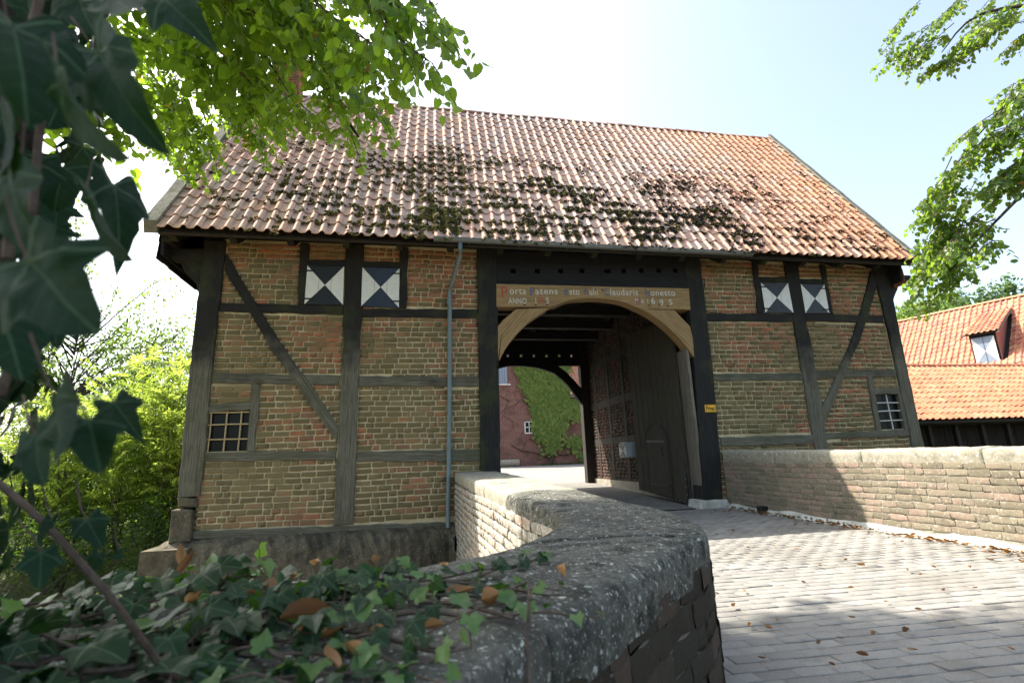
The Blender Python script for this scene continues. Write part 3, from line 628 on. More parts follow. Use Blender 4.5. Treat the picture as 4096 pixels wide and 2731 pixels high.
# gate frame
ft('gate_post', [(1.10, 4.95), (1.47, 4.95), (1.455, 3.0), (1.43, -0.05), (1.09, -0.05), (1.09, 2.6)], 'timber_gate', False, y0=FY - .07, y1=FY + .28, jit=.008)
ft('gate_post', [(5.42, 4.95), (5.77, 4.95), (5.765, 3.8), (5.74, 2.5), (5.71, 1.8), (5.66, 0.8), (5.61, 0.13), (5.22, 0.13), (5.25, 0.73), (5.33, 2.13), (5.36, 2.9), (5.41, 4.2)], 'timber_gate', False, y0=FY - .07, y1=FY + .28, jit=.008)
def holed_beam(name, x0, x1, z0, z1, y0, y1, holes, mat, slope=0.0):
    b = MB(); xs = [x0]; 
    for (hx, hz_, w, h) in holes: xs += [hx - w / 2, hx + w / 2]
    xs.append(x1); zt = lambda x: z1 + slope * (x - x0); zb = lambda x: z0 + slope * (x - x0)
    for i in range(len(xs) - 1):
        a, c = xs[i], xs[i + 1]
        if i % 2 == 0: segs = [(zb(a), zb(c), zt(a), zt(c))]
        else:
            hx, hz_, w, h = holes[i // 2]; segs = [(zb(a), zb(c), hz_ - h / 2, hz_ - h / 2), (hz_ + h / 2, hz_ + h / 2, zt(a), zt(c))]
        for (za, zc, ta, tc) in segs:
            V = [(a, y0, za), (c, y0, zc), (c, y1, zc), (a, y1, za), (a, y0, ta), (c, y0, tc), (c, y1, tc), (a, y1, ta)]
            b.add(V, [(0, 3, 2, 1), (4, 5, 6, 7), (0, 1, 5, 4), (1, 2, 6, 5), (2, 3, 7, 6), (3, 0, 4, 7)], [(v[0], v[2] + v[1] * .7) for v in V])
    return b.obj(name, M[mat], GH)
hx = [1.79, 2.27, 2.74, 3.18]; hx2 = [3.71, 4.05, 4.43, 4.81, 5.18]
holed_beam('gate_header', 1.47, 3.58, 4.235, 4.93, FY - .05, FY + .12, [(x, 4.515 + .016 * i, .105, .10) for i, x in enumerate(hx)], 'timber_black', .004)
holed_beam('gate_header', 3.58, 5.42, 4.215, 4.93, FY - .062, FY + .12, [(x, 4.575 + .016 * i, .10 if i else .14, .10) for i, x in enumerate(hx2)], 'timber_black', .012)
b = MB(); b.box((1.47, FY + .13, 4.2), (5.42, FY + .15, 4.95)); b.obj('backing_board', M['timber_black'], GH)
arc = [(1.41, 2.64), (1.58, 2.96), (1.8, 3.24), (2.05, 3.49), (2.35, 3.7), (2.61, 3.84), (2.9, 3.95), (3.36, 3.99), (3.69, 3.98), (4.02, 3.92), (4.37, 3.78), (4.67, 3.6), (4.92, 3.39), (5.14, 3.15), (5.32, 2.9), (5.44, 2.68)]
def smooth_pts(P, k=4):
    out = []
    for i in range(len(P) - 1):
        for j in range(k): out.append(tuple(catm(P, i + j / k)))
    return out + [tuple(P[-1])]
mid = smooth_pts([(2.44, 3.79)] + arc[5:11] + [(4.50, 3.80)])
brd = timber('inscription_beam', [(1.45, 4.235), (5.43, 4.255), (5.41, 3.80)] + mid[::-1] + [(2.42, 3.80), (1.44, 3.775)], 'oak', FY - .075, FY + .17, 0, 0, .008)
lb_in = smooth_pts(arc[0:5]); lb_in = [p for p in lb_in]
timber('arch_brace', [(1.435, 2.60)] + lb_in + [(2.44, 3.755), (2.42, 3.785), (1.82, 3.745), (1.56, 3.53), (1.455, 3.40)], 'oak', FY - .07, FY + .18, 0, 0, .008)
rb_in = smooth_pts(arc[9:]); rb_in = [p for p in rb_in if p[0] > 4.36]
timber('arch_brace', rb_in[::-1] + [(4.40, 3.79), (5.06, 3.79), (5.36, 3.45), (5.42, 3.0)], 'oak', FY - .068, FY + .18, 0, 0, .008)
for x, z in ((1.98, 3.83), (2.20, 3.835), (2.42, 3.84), (4.52, 3.87), (4.73, 3.88), (4.92, 3.87), (3.42, 4.17), (3.56, 4.165)):
    b = MB(); b.tube([(x, FY - .081, z), (x, FY - .06, z)], .018, 8); b.obj('peg', M['timber_in'], brd)
def text(s, x, z, h, mat, parent, y=FY - .0775, sx=0.62, d=0.0012, w=0.0, slope=0.025, rotz=None):
    c = bpy.data.curves.new('lettering', 'FONT'); c.body = s; c.size = h * 1.42; c.extrude = d; c.space_character = 1.12; c.offset = w
    t = bpy.data.objects.new('lettering_source', c); COL.objects.link(t); bpy.context.view_layer.update()
    me = bpy.data.meshes.new_from_object(t); bpy.data.objects.remove(t); me.materials.clear(); me.materials.append(M[mat])
    o = link('lettering', me, None, parent)
    o.matrix_basis = (rotz or Matrix.Identity(4)) @ Matrix.Translation((x, y, z)) @ Matrix.Rotation(-slope, 4, 'Y') @ Matrix.Rotation(rad(90), 4, 'X') @ Matrix.Diagonal((sx, 1, 1, 1))
    xs_ = [v.co.x for v in me.vertices]; return o, (max(xs_) * sx if xs_ else 0)
def ex(px): return 1.53 + (px - 235) * 0.00219
def fit_text(s, pxa, pxb, zbase, h, mat):
    o, w = text(s, ex(pxa), zbase, h, mat, brd, w=0.0015)
    tgt = (pxb - pxa) * 0.00219; k = tgt / w; o.matrix_basis = o.matrix_basis @ Matrix.Diagonal((k, 1, 1, 1))
zb = lambda px: 4.035 + (px - 235) * 3.0e-5
fit_text('P', 235, 300, 3.955, 0.235, 'l_red'); fit_text('orta', 312, 460, zb(312), 0.135, 'l_white'); fit_text('P', 490, 535, zb(490) - .03, 0.165, 'l_blue'); fit_text('atens', 540, 745, zb(540), 0.135, 'l_white')
fit_text('e', 800, 843, zb(800), 0.165, 'l_blue'); fit_text('sto', 852, 945, zb(850), 0.135, 'l_white'); fit_text('n', 987, 1025, zb(985), 0.17, 'l_blue'); fit_text('ulli', 1036, 1118, zb(1035), 0.135, 'l_white')
fit_text('C', 1175, 1222, zb(1175), 0.14, 'l_blue'); fit_text('laudaris', 1232, 1503, zb(1230), 0.135, 'l_white'); fit_text('h', 1570, 1615, zb(1570) - .01, 0.17, 'l_blue'); fit_text('onesto', 1622, 1870, zb(1620), 0.13, 'l_white')
fit_text('ANNO', 300, 460, 3.845, 0.115, 'l_white'); fit_text('I', 538, 546, 3.85, 0.125, 'l_white'); fit_text('H', 565, 608, 3.855, 0.12, 'l_red'); fit_text('S', 636, 660, 3.86, 0.125, 'l_white')
b = MB(); b.box((ex(586) - .004, FY - .0785, 3.97), (ex(586) + .004, FY - .074, 4.04)); b.box((ex(574), FY - .0785, 4.012), (ex(598), FY - .074, 4.02)); b.obj('lettering', M['l_red'], brd)
fit_text('M', 1465, 1495, 3.905, 0.11, 'l_white'); fit_text('R', 1497, 1522, 3.90, 0.13, 'l_red'); fit_text('A', 1526, 1552, 3.905, 0.10, 'l_white')
fit_text('1', 1580, 1592, 3.905, 0.10, 'l_white'); fit_text('6', 1622, 1660, 3.905, 0.13, 'l_white'); fit_text('9', 1706, 1742, 3.875, 0.13, 'l_white'); fit_text('5', 1792, 1832, 3.90, 0.11, 'l_white')
# little iron hook beside the header
b = MB(); b.tube([(5.80, FY - .03, 4.48), (5.80, FY - .08, 4.47), (5.80, FY - .09, 4.42), (5.80, FY - .06, 4.38), (5.80, FY - .05, 4.30)], .01, 6); b.obj('hook', M['iron'], GH)
# plinth
pl = MB(); n = 60; V = []; F = []
for i in range(n + 1):
    x = -3.92 + (0.66 + 3.92) * i / n; j = lambda a: random.uniform(-a, a)
    e = max(0, 1 - i / 2.5) ; prof = [(9.12, -0.02), (8.95 + j(.012), -0.035 + j(.012)), (8.80 + j(.03), -0.10 + j(.02) - .02 * math.sin(x)), (8.66 + j(.03), -0.22 + j(.03)), (8.60 + j(.03), -0.42 + j(.02)), (8.58 + j(.02), -0.65 + j(.02)), (8.60, -1.0), (8.55, -1.7)]
    for y, z in prof: V.append((x, y + e * .06, z - e * .10)); 
m = 8
for i in range(n):
    for k in range(m - 1): F.append((i * m + k, i * m + k + 1, (i + 1) * m + k + 1, (i + 1) * m + k))
F.append(tuple(range(m))[::-1])
pl.add(V, F); pl.obj('plinth', M['stone'], GH)
pl = MB(); pl.box((-3.92, 8.6, -1.7), (-3.3, 15.6, -0.12)); pl.box((-3.7, 9.0, -0.12), (-3.45, 15.2, 0.0)); pl.obj('side_plinth', M['stone'], GH)
timber('corner_stone', [(-3.69, 0.42), (-3.44, 0.41), (-3.40, 0.38), (-3.37, -0.06), (-3.68, -0.06)], 'stone', FY - .12, FY + .2, .008, .1, .02)
timber('corner_block', [(-3.66, 0.59), (-3.37, 0.58), (-3.36, 0.44), (-3.63, 0.44)], 'stone', FY - .05, FY + .2, .012, .07, .025)
timber('gate_foot_stone', [(5.12, 0.13), (5.66, 0.13), (5.70, 0.05), (5.72, -0.06), (5.08, -0.06)], 'render', FY - .14, FY + .3, .01, .08, .03)
# gutter and downpipe
b = MB(); V = []; F = []; gx = np.linspace(0.26, 6.6, 30); m = 11
for i, x in enumerate(gx):
    zc = 4.885 - .005 * (x - .26)
    for k in range(m): a = math.pi * k / (m - 1); V.append((x, 8.43 - .068 * math.cos(a), zc - .068 * math.sin(a)))
for i in range(len(gx) - 1):
    for k in range(m - 1): F.append((i * m + k, i * m + k + 1, (i + 1) * m + k + 1, (i + 1) * m + k))
F.append(tuple(range(m))); F.append(tuple(range((len(gx) - 1) * m, len(gx) * m))[::-1]); b.add(V, F)
b.tube([(0.26, 8.362, 4.885), (6.6, 8.362, 4.853)], .011, 8)
gut = b.obj('gutter', M['zinc'], GH)
for x in np.arange(0.9, 6.5, 0.92):
    b = MB(); zc = 4.885 - .005 * (x - .26); b.tube([(x, 8.43 - .074 * math.cos(a), zc - .074 * math.sin(a)) for a in np.linspace(0, math.pi, 10)], .011, 5); b.obj('bracket', M['zinc'], gut)
b = MB(); b.tube([(0.735, 8.43, 4.83), (0.735, 8.43, 4.70), (0.73, 8.47, 4.58), (0.60, 8.86, 4.18), (0.575, 8.915, 4.05), (0.57, 8.92, 3.85), (0.555, 8.92, 2.2), (0.52, 8.915, 0.2), (0.505, 8.90, -0.12), (0.49, 8.84, -0.26), (0.48, 8.80, -0.33)], .04, 12); dp = b.obj('downpipe', M['pipe'], GH, smooth=True)
for z in (3.83, 1.25): b = MB(); b.tube([(0.56 if z > 2 else .54, 8.92, z - .03), (0.56 if z > 2 else .54, 8.92, z + .03)], .048, 12); b.obj('pipe_collar', M['pipe'], dp)
# rafter ends and eave board
for x in np.arange(-4.0, 10.5, 0.915):
    b = MB(); z0 = 4.77; b.prism([(8.52, 4.76), (8.66, 4.72), (9.15, 5.05), (9.15, 5.35), (8.52, 4.85)], x - .055, x + .055, lambda a, d, c: (d, a, c), random.random(), .004, .1); b.obj('rafter_end', M['timber'], GH)
b = MB(); b.prism([(8.46, 4.79), (8.50, 4.76), (12.2, 10.22), (12.2, 10.30)], -4.18, 10.5, lambda a, d, c: (d, a, c)); b.prism([(12.2, 10.22), (12.2, 10.30), (15.95, 4.79), (15.9, 4.76)], -4.18, 10.5, lambda a, d, c: (d, a, c)); roofdeck = b.obj('roof', M['timber_in'], GH)
# tiles front slope
import_len = math.hypot(3.74, 5.55); us = nrmz((0, 3.74, 5.55))
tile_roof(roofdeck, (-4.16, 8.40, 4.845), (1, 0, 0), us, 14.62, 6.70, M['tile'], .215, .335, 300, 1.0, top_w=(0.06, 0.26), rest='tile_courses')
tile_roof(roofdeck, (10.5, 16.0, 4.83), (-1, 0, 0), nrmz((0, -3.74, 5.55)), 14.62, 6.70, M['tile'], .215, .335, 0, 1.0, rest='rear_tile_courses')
# ridge tiles
V = []; F = []; nseg = 9
for k in range(10):
    a = math.pi * k / 9
    V.append((0, -.12 * math.cos(a), .10 * math.sin(a)))
for k in range(10):
    a = math.pi * k / 9
    V.append((.40, -.105 * math.cos(a), .088 * math.sin(a)))
for k in range(9): F.append((k, k + 1, 10 + k + 1, 10 + k))
rt = Tmpl(V, F, smooth=True); mats = []
for i in range(41):
    x = -4.1 + i * .365; mats.append(M4((x, 12.2, 10.40 + .008 * math.sin(i) + random.uniform(-.004, .008)), (1, 0, random.gauss(0, .01)), (0, 1, 0), (0, 0, 1)))
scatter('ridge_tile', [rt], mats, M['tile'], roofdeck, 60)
# verge boards along both gables
def verge(x0, x1, wdt, name='verge_board'):
    b = MB(); V = []; n = 14
    for i in range(n + 1):
        t = i / n; y = 8.40 + t * 3.80; z = 4.86 + t * 5.66 + .01 * math.sin(i * 2.3); x = x0 + (x1 - x0) * t
        V += [(x - wdt / 2, y - .02, z + .10), (x + wdt / 2, y - .02, z + .10), (x + wdt / 2, y + .05, z - .10), (x - wdt / 2, y + .05, z - .10)]
    F = [(0, 1, 2, 3), (n * 4 + 3, n * 4 + 2, n * 4 + 1, n * 4)]
    for i in range(n):
        for k in range(4): F.append((i * 4 + k, i * 4 + (k + 1) % 4, (i + 1) * 4 + (k + 1) % 4, (i + 1) * 4 + k))
    b.add(V, F); b.obj(name, M['verge'], GH)
verge(-4.27, -4.15, .20); verge(10.56, 10.82, .13)
# gables: overhanging tile-hung / boarded gable on the left, on the right plain
for xg, s_ in ((-4.22, 1), (10.46, -1)):
    b = MB(); b.prism([(8.72, 4.50), (15.6, 4.50), (15.7, 5.0), (12.2, 10.2), (8.66, 4.95)], xg, xg + .05 * s_, lambda a, d, c: (d, a, c)); gb = b.obj('gable_wall', M['timber_black'], GH)
    mats = []
    for j in range(17):
        z = 4.42 + j * .33; y0 = 8.7 + max(0, (z - 4.7) / 1.486); y1 = 15.7 - max(0, (z - 4.7) / 1.486)
        for i in range(int((y1 - y0) / .22)):
            y = y0 + .11 + i * .22; mats.append(M4((xg - .02 * s_ - .012 * s_ * (j % 2), y, z + random.uniform(-.015, .015)), (0, .228, 0), (0, 0, .36), (-.03 * s_, 0, 0)))
    tm = Tmpl([(-.5, 0, 1), (.5, 0, 1), (.5, 1, .3), (-.5, 1, .3), (-.5, 0, 0), (.5, 0, 0)], [(0, 1, 2, 3), (4, 5, 1, 0)])
    scatter('shingle', [tm], mats, M['tile_red'] if s_ < 0 else M['timber_in'], gb, 40, 'shingle_courses')
# corner consoles
timber('console_beam', [(-4.19, 4.72), (-3.66, 4.74), (-3.66, 4.52), (-4.17, 4.53)], 'timber', FY - .04, FY + .18, .004, .15)
timber('console', smooth_pts([(-4.10, 4.53), (-4.02, 4.47), (-3.95, 4.33), (-3.83, 4.20), (-3.73, 4.08), (-3.68, 3.86)]) + [(-3.66, 3.86), (-3.66, 4.53)], 'timber', FY - .01, FY + .15, 0, 0, .008)
timber('console_beam', [(10.40, 4.74), (11.0, 4.74), (11.0, 4.60), (10.40, 4.56)], 'timber_black', FY - .04, FY + .18, .004, .15)
timber('console', [(10.38, 4.60)] + smooth_pts([(10.60, 4.60), (10.62, 4.45), (10.50, 4.27), (10.42, 4.12), (10.37, 3.83)]) + [(10.35, 3.83)], 'timber', FY - .01, FY + .15, 0, 0, .008)
b = MB(); b.prism([(8.5, 4.86), (9.1, 5.7), (9.1, 5.58), (8.6, 4.80)], -4.2, -3.7, lambda a, d, c: (d, a, c)); b.box((-4.19, 8.62, 4.72), (-4.06, 15.5, 4.86)); b.obj('purlin', M['timber'], GH)
# ceiling, beams and rear gate
b = MB(); b.box((-3.6, 9.2, 5.0), (10.3, 15.2, 5.04)); b.obj('loft_floor', M['timber_in'], GH)
for y, z in ((10.4, 4.45), (11.6, 4.45), (12.8, 4.42), (14.0, 4.4)):
    b = MB(); b.box((1.3, y, z), (5.4, y + .2, z + .22)); b.obj('ceiling_beam', M['timber_in'], GH)
for x in (2.3, 3.3, 4.3):
    b = MB(); b.box((x, 9.25, 4.68), (x + .14, 15.1, 4.9)); b.obj('joist', M['timber_in'], GH)
b = MB(); b.prism([(2.9, 4.15), (3.2, 4.3), (4.0, 4.75), (3.7, 4.75)], 10.2, 10.35); b.obj('strut', M['timber_in'], GH)
GB = 15.06
holed_beam('rear_gate_header', 1.1, 5.3, 3.80, 4.5, GB, GB + .16, [(x, 4.12, .085, .10) for x in (1.95, 2.75, 3.17, 3.58, 3.99, 4.40, 4.81)], 'timber_black')
b = MB(); b.box((1.1, GB, 4.49), (5.3, GB + .12, 5.0)); b.obj('rear_board', M['timber_black'], GH)
cb = [(1.30, 2.35), (1.48, 2.88), (1.80, 3.32), (2.2, 3.64), (2.73, 3.79), (3.23, 3.79), (3.75, 3.72), (4.22, 3.56), (4.58, 3.24), (4.84, 2.88), (5.07, 2.56)]
b = MB(); b.prism([(2.2, 3.82)] + smooth_pts(cb[3:8]) + [(4.22, 3.82)], GB + .01, GB + .15); b.obj('rear_arch_beam', M['timber_black'], GH)
b = MB(); b.prism([(1.25, 2.3)] + smooth_pts(cb[0:4]) + [(2.2, 3.9), (1.6, 3.7), (1.25, 3.2)], GB + .02, GB + .14); b.obj('rear_arch_brace', M['timber_black'], GH)
b = MB(); b.prism(smooth_pts(cb[7:]) + [(5.12, 3.02), (4.60, 3.60), (4.30, 3.82), (4.22, 3.82)], GB + .02, GB + .14); b.obj('rear_arch_brace', M['timber_black'], GH)
for x0, x1 in ((0.95, 1.27), (5.06, 5.34)): b = MB(); b.box((x0, GB - .02, 0.1), (x1, GB + .24, 4.6)); b.obj('rear_gate_post', M['timber_in'] if x0 > 3 else M['timber_black'], GH)
# passage side walls (bricks and studs)
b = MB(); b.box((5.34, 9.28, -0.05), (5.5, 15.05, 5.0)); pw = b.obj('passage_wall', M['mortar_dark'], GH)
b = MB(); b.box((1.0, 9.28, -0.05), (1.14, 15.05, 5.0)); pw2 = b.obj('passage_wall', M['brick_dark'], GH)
XW = 5.34
PH = [[(9.2, 4.5), (9.2, 0)] and [(9.25, 5), (9.35, 5), (9.35, 0), (9.25, 0)]]
studs = [(11.35, 11.52), (12.35, 12.52), (13.40, 13.58), (14.42, 14.56)]
rails = [(1.30, 1.48), (2.35, 2.55), (3.55, 3.75)]
for a, c in studs: PH.append([(a, 5), (c, 5), (c, 0), (a, 0)])
for a, c in rails: PH.append([(9.2, c), (15.1, c), (15.1, a), (9.2, a)])
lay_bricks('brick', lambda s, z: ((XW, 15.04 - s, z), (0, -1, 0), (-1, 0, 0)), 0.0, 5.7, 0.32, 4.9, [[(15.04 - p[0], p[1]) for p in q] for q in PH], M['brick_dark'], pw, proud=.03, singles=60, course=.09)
for a, c in studs: b = MB(); b.box((XW - .04, a, 0.2), (XW, c, 4.9)); b.obj('stud', M['timber_in'], pw)
for a, c in rails: b = MB(); b.box((XW - .035, 9.3, a), (XW + .0, 15.05, c)); b.obj('rail', M['timber_in'], pw)
b = MB(); b.box((XW - .07, 9.3, 0.0), (XW + .0, 15.05, 0.34)); b.obj('base_course', M['mortar_par'], pw)
# door leaf folded back along the passage wall
a0 = Vector((5.20, 9.36)); a1 = Vector((5.06, 11.30)); dd = (a1 - a0).normalized(); nn = Vector((-dd.y, dd.x)); L = (a1 - a0).length
dfr = lambda a, d, c: (a0.x + dd.x * a + nn.x * d, a0.y + dd.y * a + nn.y * d, c)
nb = 8; b = MB(); b.prism([(0, 0.06), (L, 0.22), (L, 3.85), (0, 3.7)], 0.012, -.03, dfr); door = b.obj('gate_door', M['door'], GH)
for k in range(nb):
    s0 = L * k / nb + .004; s1 = L * (k + 1) / nb - .004
    b = MB(); b.prism([(s0, 0.05 + s0 * .08), (s1, 0.05 + s1 * .08), (s1, 3.7 + s1 * .08), (s0, 3.7 + s0 * .08)], 0.035 + random.uniform(0, .006), 0.012, dfr, random.random(), bev=.004, axis=(0, 1)); b.obj('plank', M['door'], door)
# wicket in the leaf, iron straps, pale closing edge
wk = [(0.55, 0.13), (1.42, 0.20)] ; arcw = [(1.42 - .435 + .435 * math.cos(t), 1.28 + .34 * math.sin(t)) for t in np.linspace(0, math.pi, 12)]
b = MB(); b.prism([wk[0], wk[1]] + arcw, .055, .03, dfr, bev=.012, axis=(0, 1)); wick = b.obj('wicket_door', M['door'], door)
for z0 in (0.32, 1.22): b = MB(); b.prism([(0.62, z0), (1.38, z0 + .02), (1.38, z0 + .07), (0.62, z0 + .05)], .066, .05, dfr); b.obj('strap_hinge', M['iron'], wick)
b = MB(); b.tube([dfr(.72, .06, .95), dfr(.72, .10, .96), dfr(.72, .10, 1.10), dfr(.72, .06, 1.11)], .01, 6); b.obj('handle', M['iron'], wick)
b = MB(); b.prism([(0.0, 0.03), (0.55, 0.06), (0.55, 0.13), (0.0, 0.10)], .048, .03, dfr); b.prism([(0.0, .1), (.06, .1), (.06, .62), (0.0, .62)], .048, .03, dfr)
b.obj('corner_iron', M['iron'], door)
for s_, z in ((.03, .2), (.03, .35), (.03, .5), (.15, .075), (.3, .085), (.45, .1)): b = MB(); b.tube([dfr(s_, .046, z), dfr(s_, .056, z)], .012, 6); b.obj('bolt', M['zinc'], door)
b = MB(); b.box((5.23, FY - .03, -0.0), (5.285, FY + .34, 3.0)); b.obj('door_edge_post', M['timber_edge'], GH)
# letterbox on the passage wall
LB = thing('letterbox', 'grey letterbox with black and white hourglass front on dark passage wall', 'letterbox', (5.0, 11.6, 0.93))
b = MB(); b.prism([(11.58, .94), (12.02, .94), (12.02, 1.26), (11.90, 1.29), (11.58, 1.29)], 4.90, 5.26, lambda a, d, c: (d, a, c), bev=.008); b.obj('body', M['letterbox'], LB)
b = MB(); b.prism([(11.60, 1.22), (12.0, 1.22), (11.80, 1.10)], 4.893, 4.897, lambda a, d, c: (d, a, c)); b.prism([(11.60, .96), (12.0, .96), (11.80, 1.10)], 4.893, 4.897, lambda a, d, c: (d, a, c)); b.obj('black_triangle', M['ink'], LB)
b = MB(); b.box((4.885, 11.6, 1.235), (4.9, 12.0, 1.262)); b.obj('slot_flap', M['iron'], LB)
# the yellow sign
SG = thing('sign', 'small yellow enamel sign reading Privat on the right gate post', 'sign', (5.565, FY - .075, 1.75))
b = MB(); b.box((5.455, FY - .083, 1.742), (5.690, FY - .076, 1.885)); plate = b.obj('plate', M['yellow'], SG)
b = MB()
for q in (((5.462, 1.748), (5.683, 1.752)), ((5.462, 1.875), (5.683, 1.879)), ((5.462, 1.748), (5.466, 1.879)), ((5.679, 1.748), (5.683, 1.879))): b.box((q[0][0], FY - .0845, q[0][1]), (q[1][0], FY - .082, q[1][1]))
b.obj('border', M['ink'], SG)
o, w = text('Privat', 5.482, 1.775, .085, 'ink', SG, y=FY - .0845, sx=1, w=.0025, slope=0); k = 0.178 / w; o.matrix_basis = o.matrix_basis @ Matrix.Diagonal((k, 1, 1, 1))
# chimney with bricks
CH = MB(); CH.box((-3.72, 12.0, 9.2), (-3.12, 12.5, 11.25)); ch = CH.obj('chimney', M['mortar'], GH)
for i, fr in enumerate((lambda s, z: ((s, 12.0, z), (1, 0, 0), (0, -1, 0)), lambda s, z: ((-3.12, 12.0 + s, z), (0, 1, 0), (1, 0, 0)))):
    lay_bricks('brick', fr, -3.73 if i == 0 else 0, -3.11 if i == 0 else .5, 9.9, 11.25, [], M['brick'], ch, course=.08, blen=.24, singles=14)
b = MB(); b.box((-3.80, 11.92, 11.25), (-3.04, 12.58, 11.33)); b.obj('chimney_cap', M['cope'], ch)
b = MB(); b.prism([(11.75, 9.75), (12.05, 10.15), (12.05, 10.28), (11.72, 9.84)], -3.85, -2.98, lambda a, d, c: (d, a, c)); b.obj('flashing', M['zinc'], ch)

# ------------------------------------------------------------------ moss on the roof
def lump(k=6):
    T = []
    for _ in range(k):
        V = []; F = []
        for r_, z, n in ((1, -.1, 8), (.85, .35, 8), (.45, .7, 6)):
            for i in range(8): a = 2 * math.pi * i / 8 + random.uniform(-.3, .3); q = r_ * random.uniform(.45, 1.45); V.append((q * math.cos(a), q * math.sin(a), z * random.uniform(.6, 1.4)))
        V.append((0, 0, random.uniform(.7, 1.1)))
        for r_ in range(2):
            for i in range(8): F.append((r_ * 8 + i, r_ * 8 + (i + 1) % 8, (r_ + 1) * 8 + (i + 1) % 8, (r_ + 1) * 8 + i))
        for i in range(8): F.append((16 + i, 16 + (i + 1) % 8, 24))
        T.append(Tmpl(V, F, smooth=False))
    return T
nr = nrmz(np.cross((1, 0, 0), us)); mats = []
from mathutils import noise as mnoise
blobs = [(0.0, 1.7, .9, 1.4, 1.0), (-0.2, .6, 1.2, .6, .9), (1.6, .7, 1.5, .7, .9), (2.9, 3.0, .7, .6, .9), (3.3, 2.2, .5, .8, 1.1), (1.5, 3.1, .6, .3, .5), (4.0, 1.2, .9, .8, .9), (5.2, .8, 1.3, .7, .9), (6.5, .5, 1.3, .5, .8), (5.2, 2.6, .6, .5, .8),
         (6.6, 2.6, .6, .5, .9), (7.3, 1.9, .6, .4, 1.0), (6.2, 1.6, .7, .4, .9), (8.2, 2.6, .6, .3, .5), (-2.0, 1.0, 1.6, .8, .32), (-2.6, 2.4, 1.0, 1.0, .22), (8.2, .8, 1.2, .6, .35), (0.6, 3.0, 1.0, .8, .35), (2.2, 1.8, 1.2, 1.0, .55), (9.6, 1.0, .5, .8, .25)]
def mdens(x, s): return sum(w * math.exp(-((x - a) / c) ** 2 - ((s - b) / d) ** 2) for a, b, c, d, w in blobs)
tries = 0
while len(mats) < 12000 and tries < 90000:
    tries += 1; x = random.uniform(-4.1, 10.4); s = random.uniform(0.02, 5.6); d = mdens(x, s) * 0.46 + .06 * (s < 4.2)
    cl = 0.35 + 1.3 * max(0, math.sin(x * 5.1 + 2 * math.sin(s * 3.3)) * math.sin(s * 6.2 + x * 1.9))
    nz_ = mnoise.noise(Vector((x * 1.0, s * 1.2, 4))) + .6 * mnoise.noise(Vector((x * 2.6, s * 2.6, 9)))
    if random.random() > d * max(0, min(1, .42 + 1.5 * nz_)) * 1.1: continue
    if random.random() < .75: s = round(s / .335) * .335 + random.gauss(0, .035)     # moss starts at the tile edges
    for sub in range(random.randint(3, 6)):
        xx = x + random.gauss(0, .035); s2 = s + random.gauss(0, .028); sz = random.uniform(.010, .024) * (1 + .5 * min(1, d)); cx_ = (xx + 4.16) / .215; fx = cx_ - math.floor(cx_); hz_ = .045 * math.sin(math.pi * max(0, fx - .56) / .5) if fx > .56 else 0
        p = np.array((-4.16, 8.40, 4.845)) + np.array((1, 0, 0)) * (xx + 4.16) + us * s2 + nr * (hz_ + .032)
        a = random.uniform(0, 6.28); X = np.array((1, 0, 0)) * math.cos(a) + us * math.sin(a); Y = np.cross(nr, X)
        mats.append(M4(p, X * sz * random.uniform(.9, 2.0), Y * sz, (nr + rv(.25)) * sz * random.uniform(.5, 1.3)))
scatter('moss', lump(), mats, M['moss'], roofdeck, 0, 'moss')

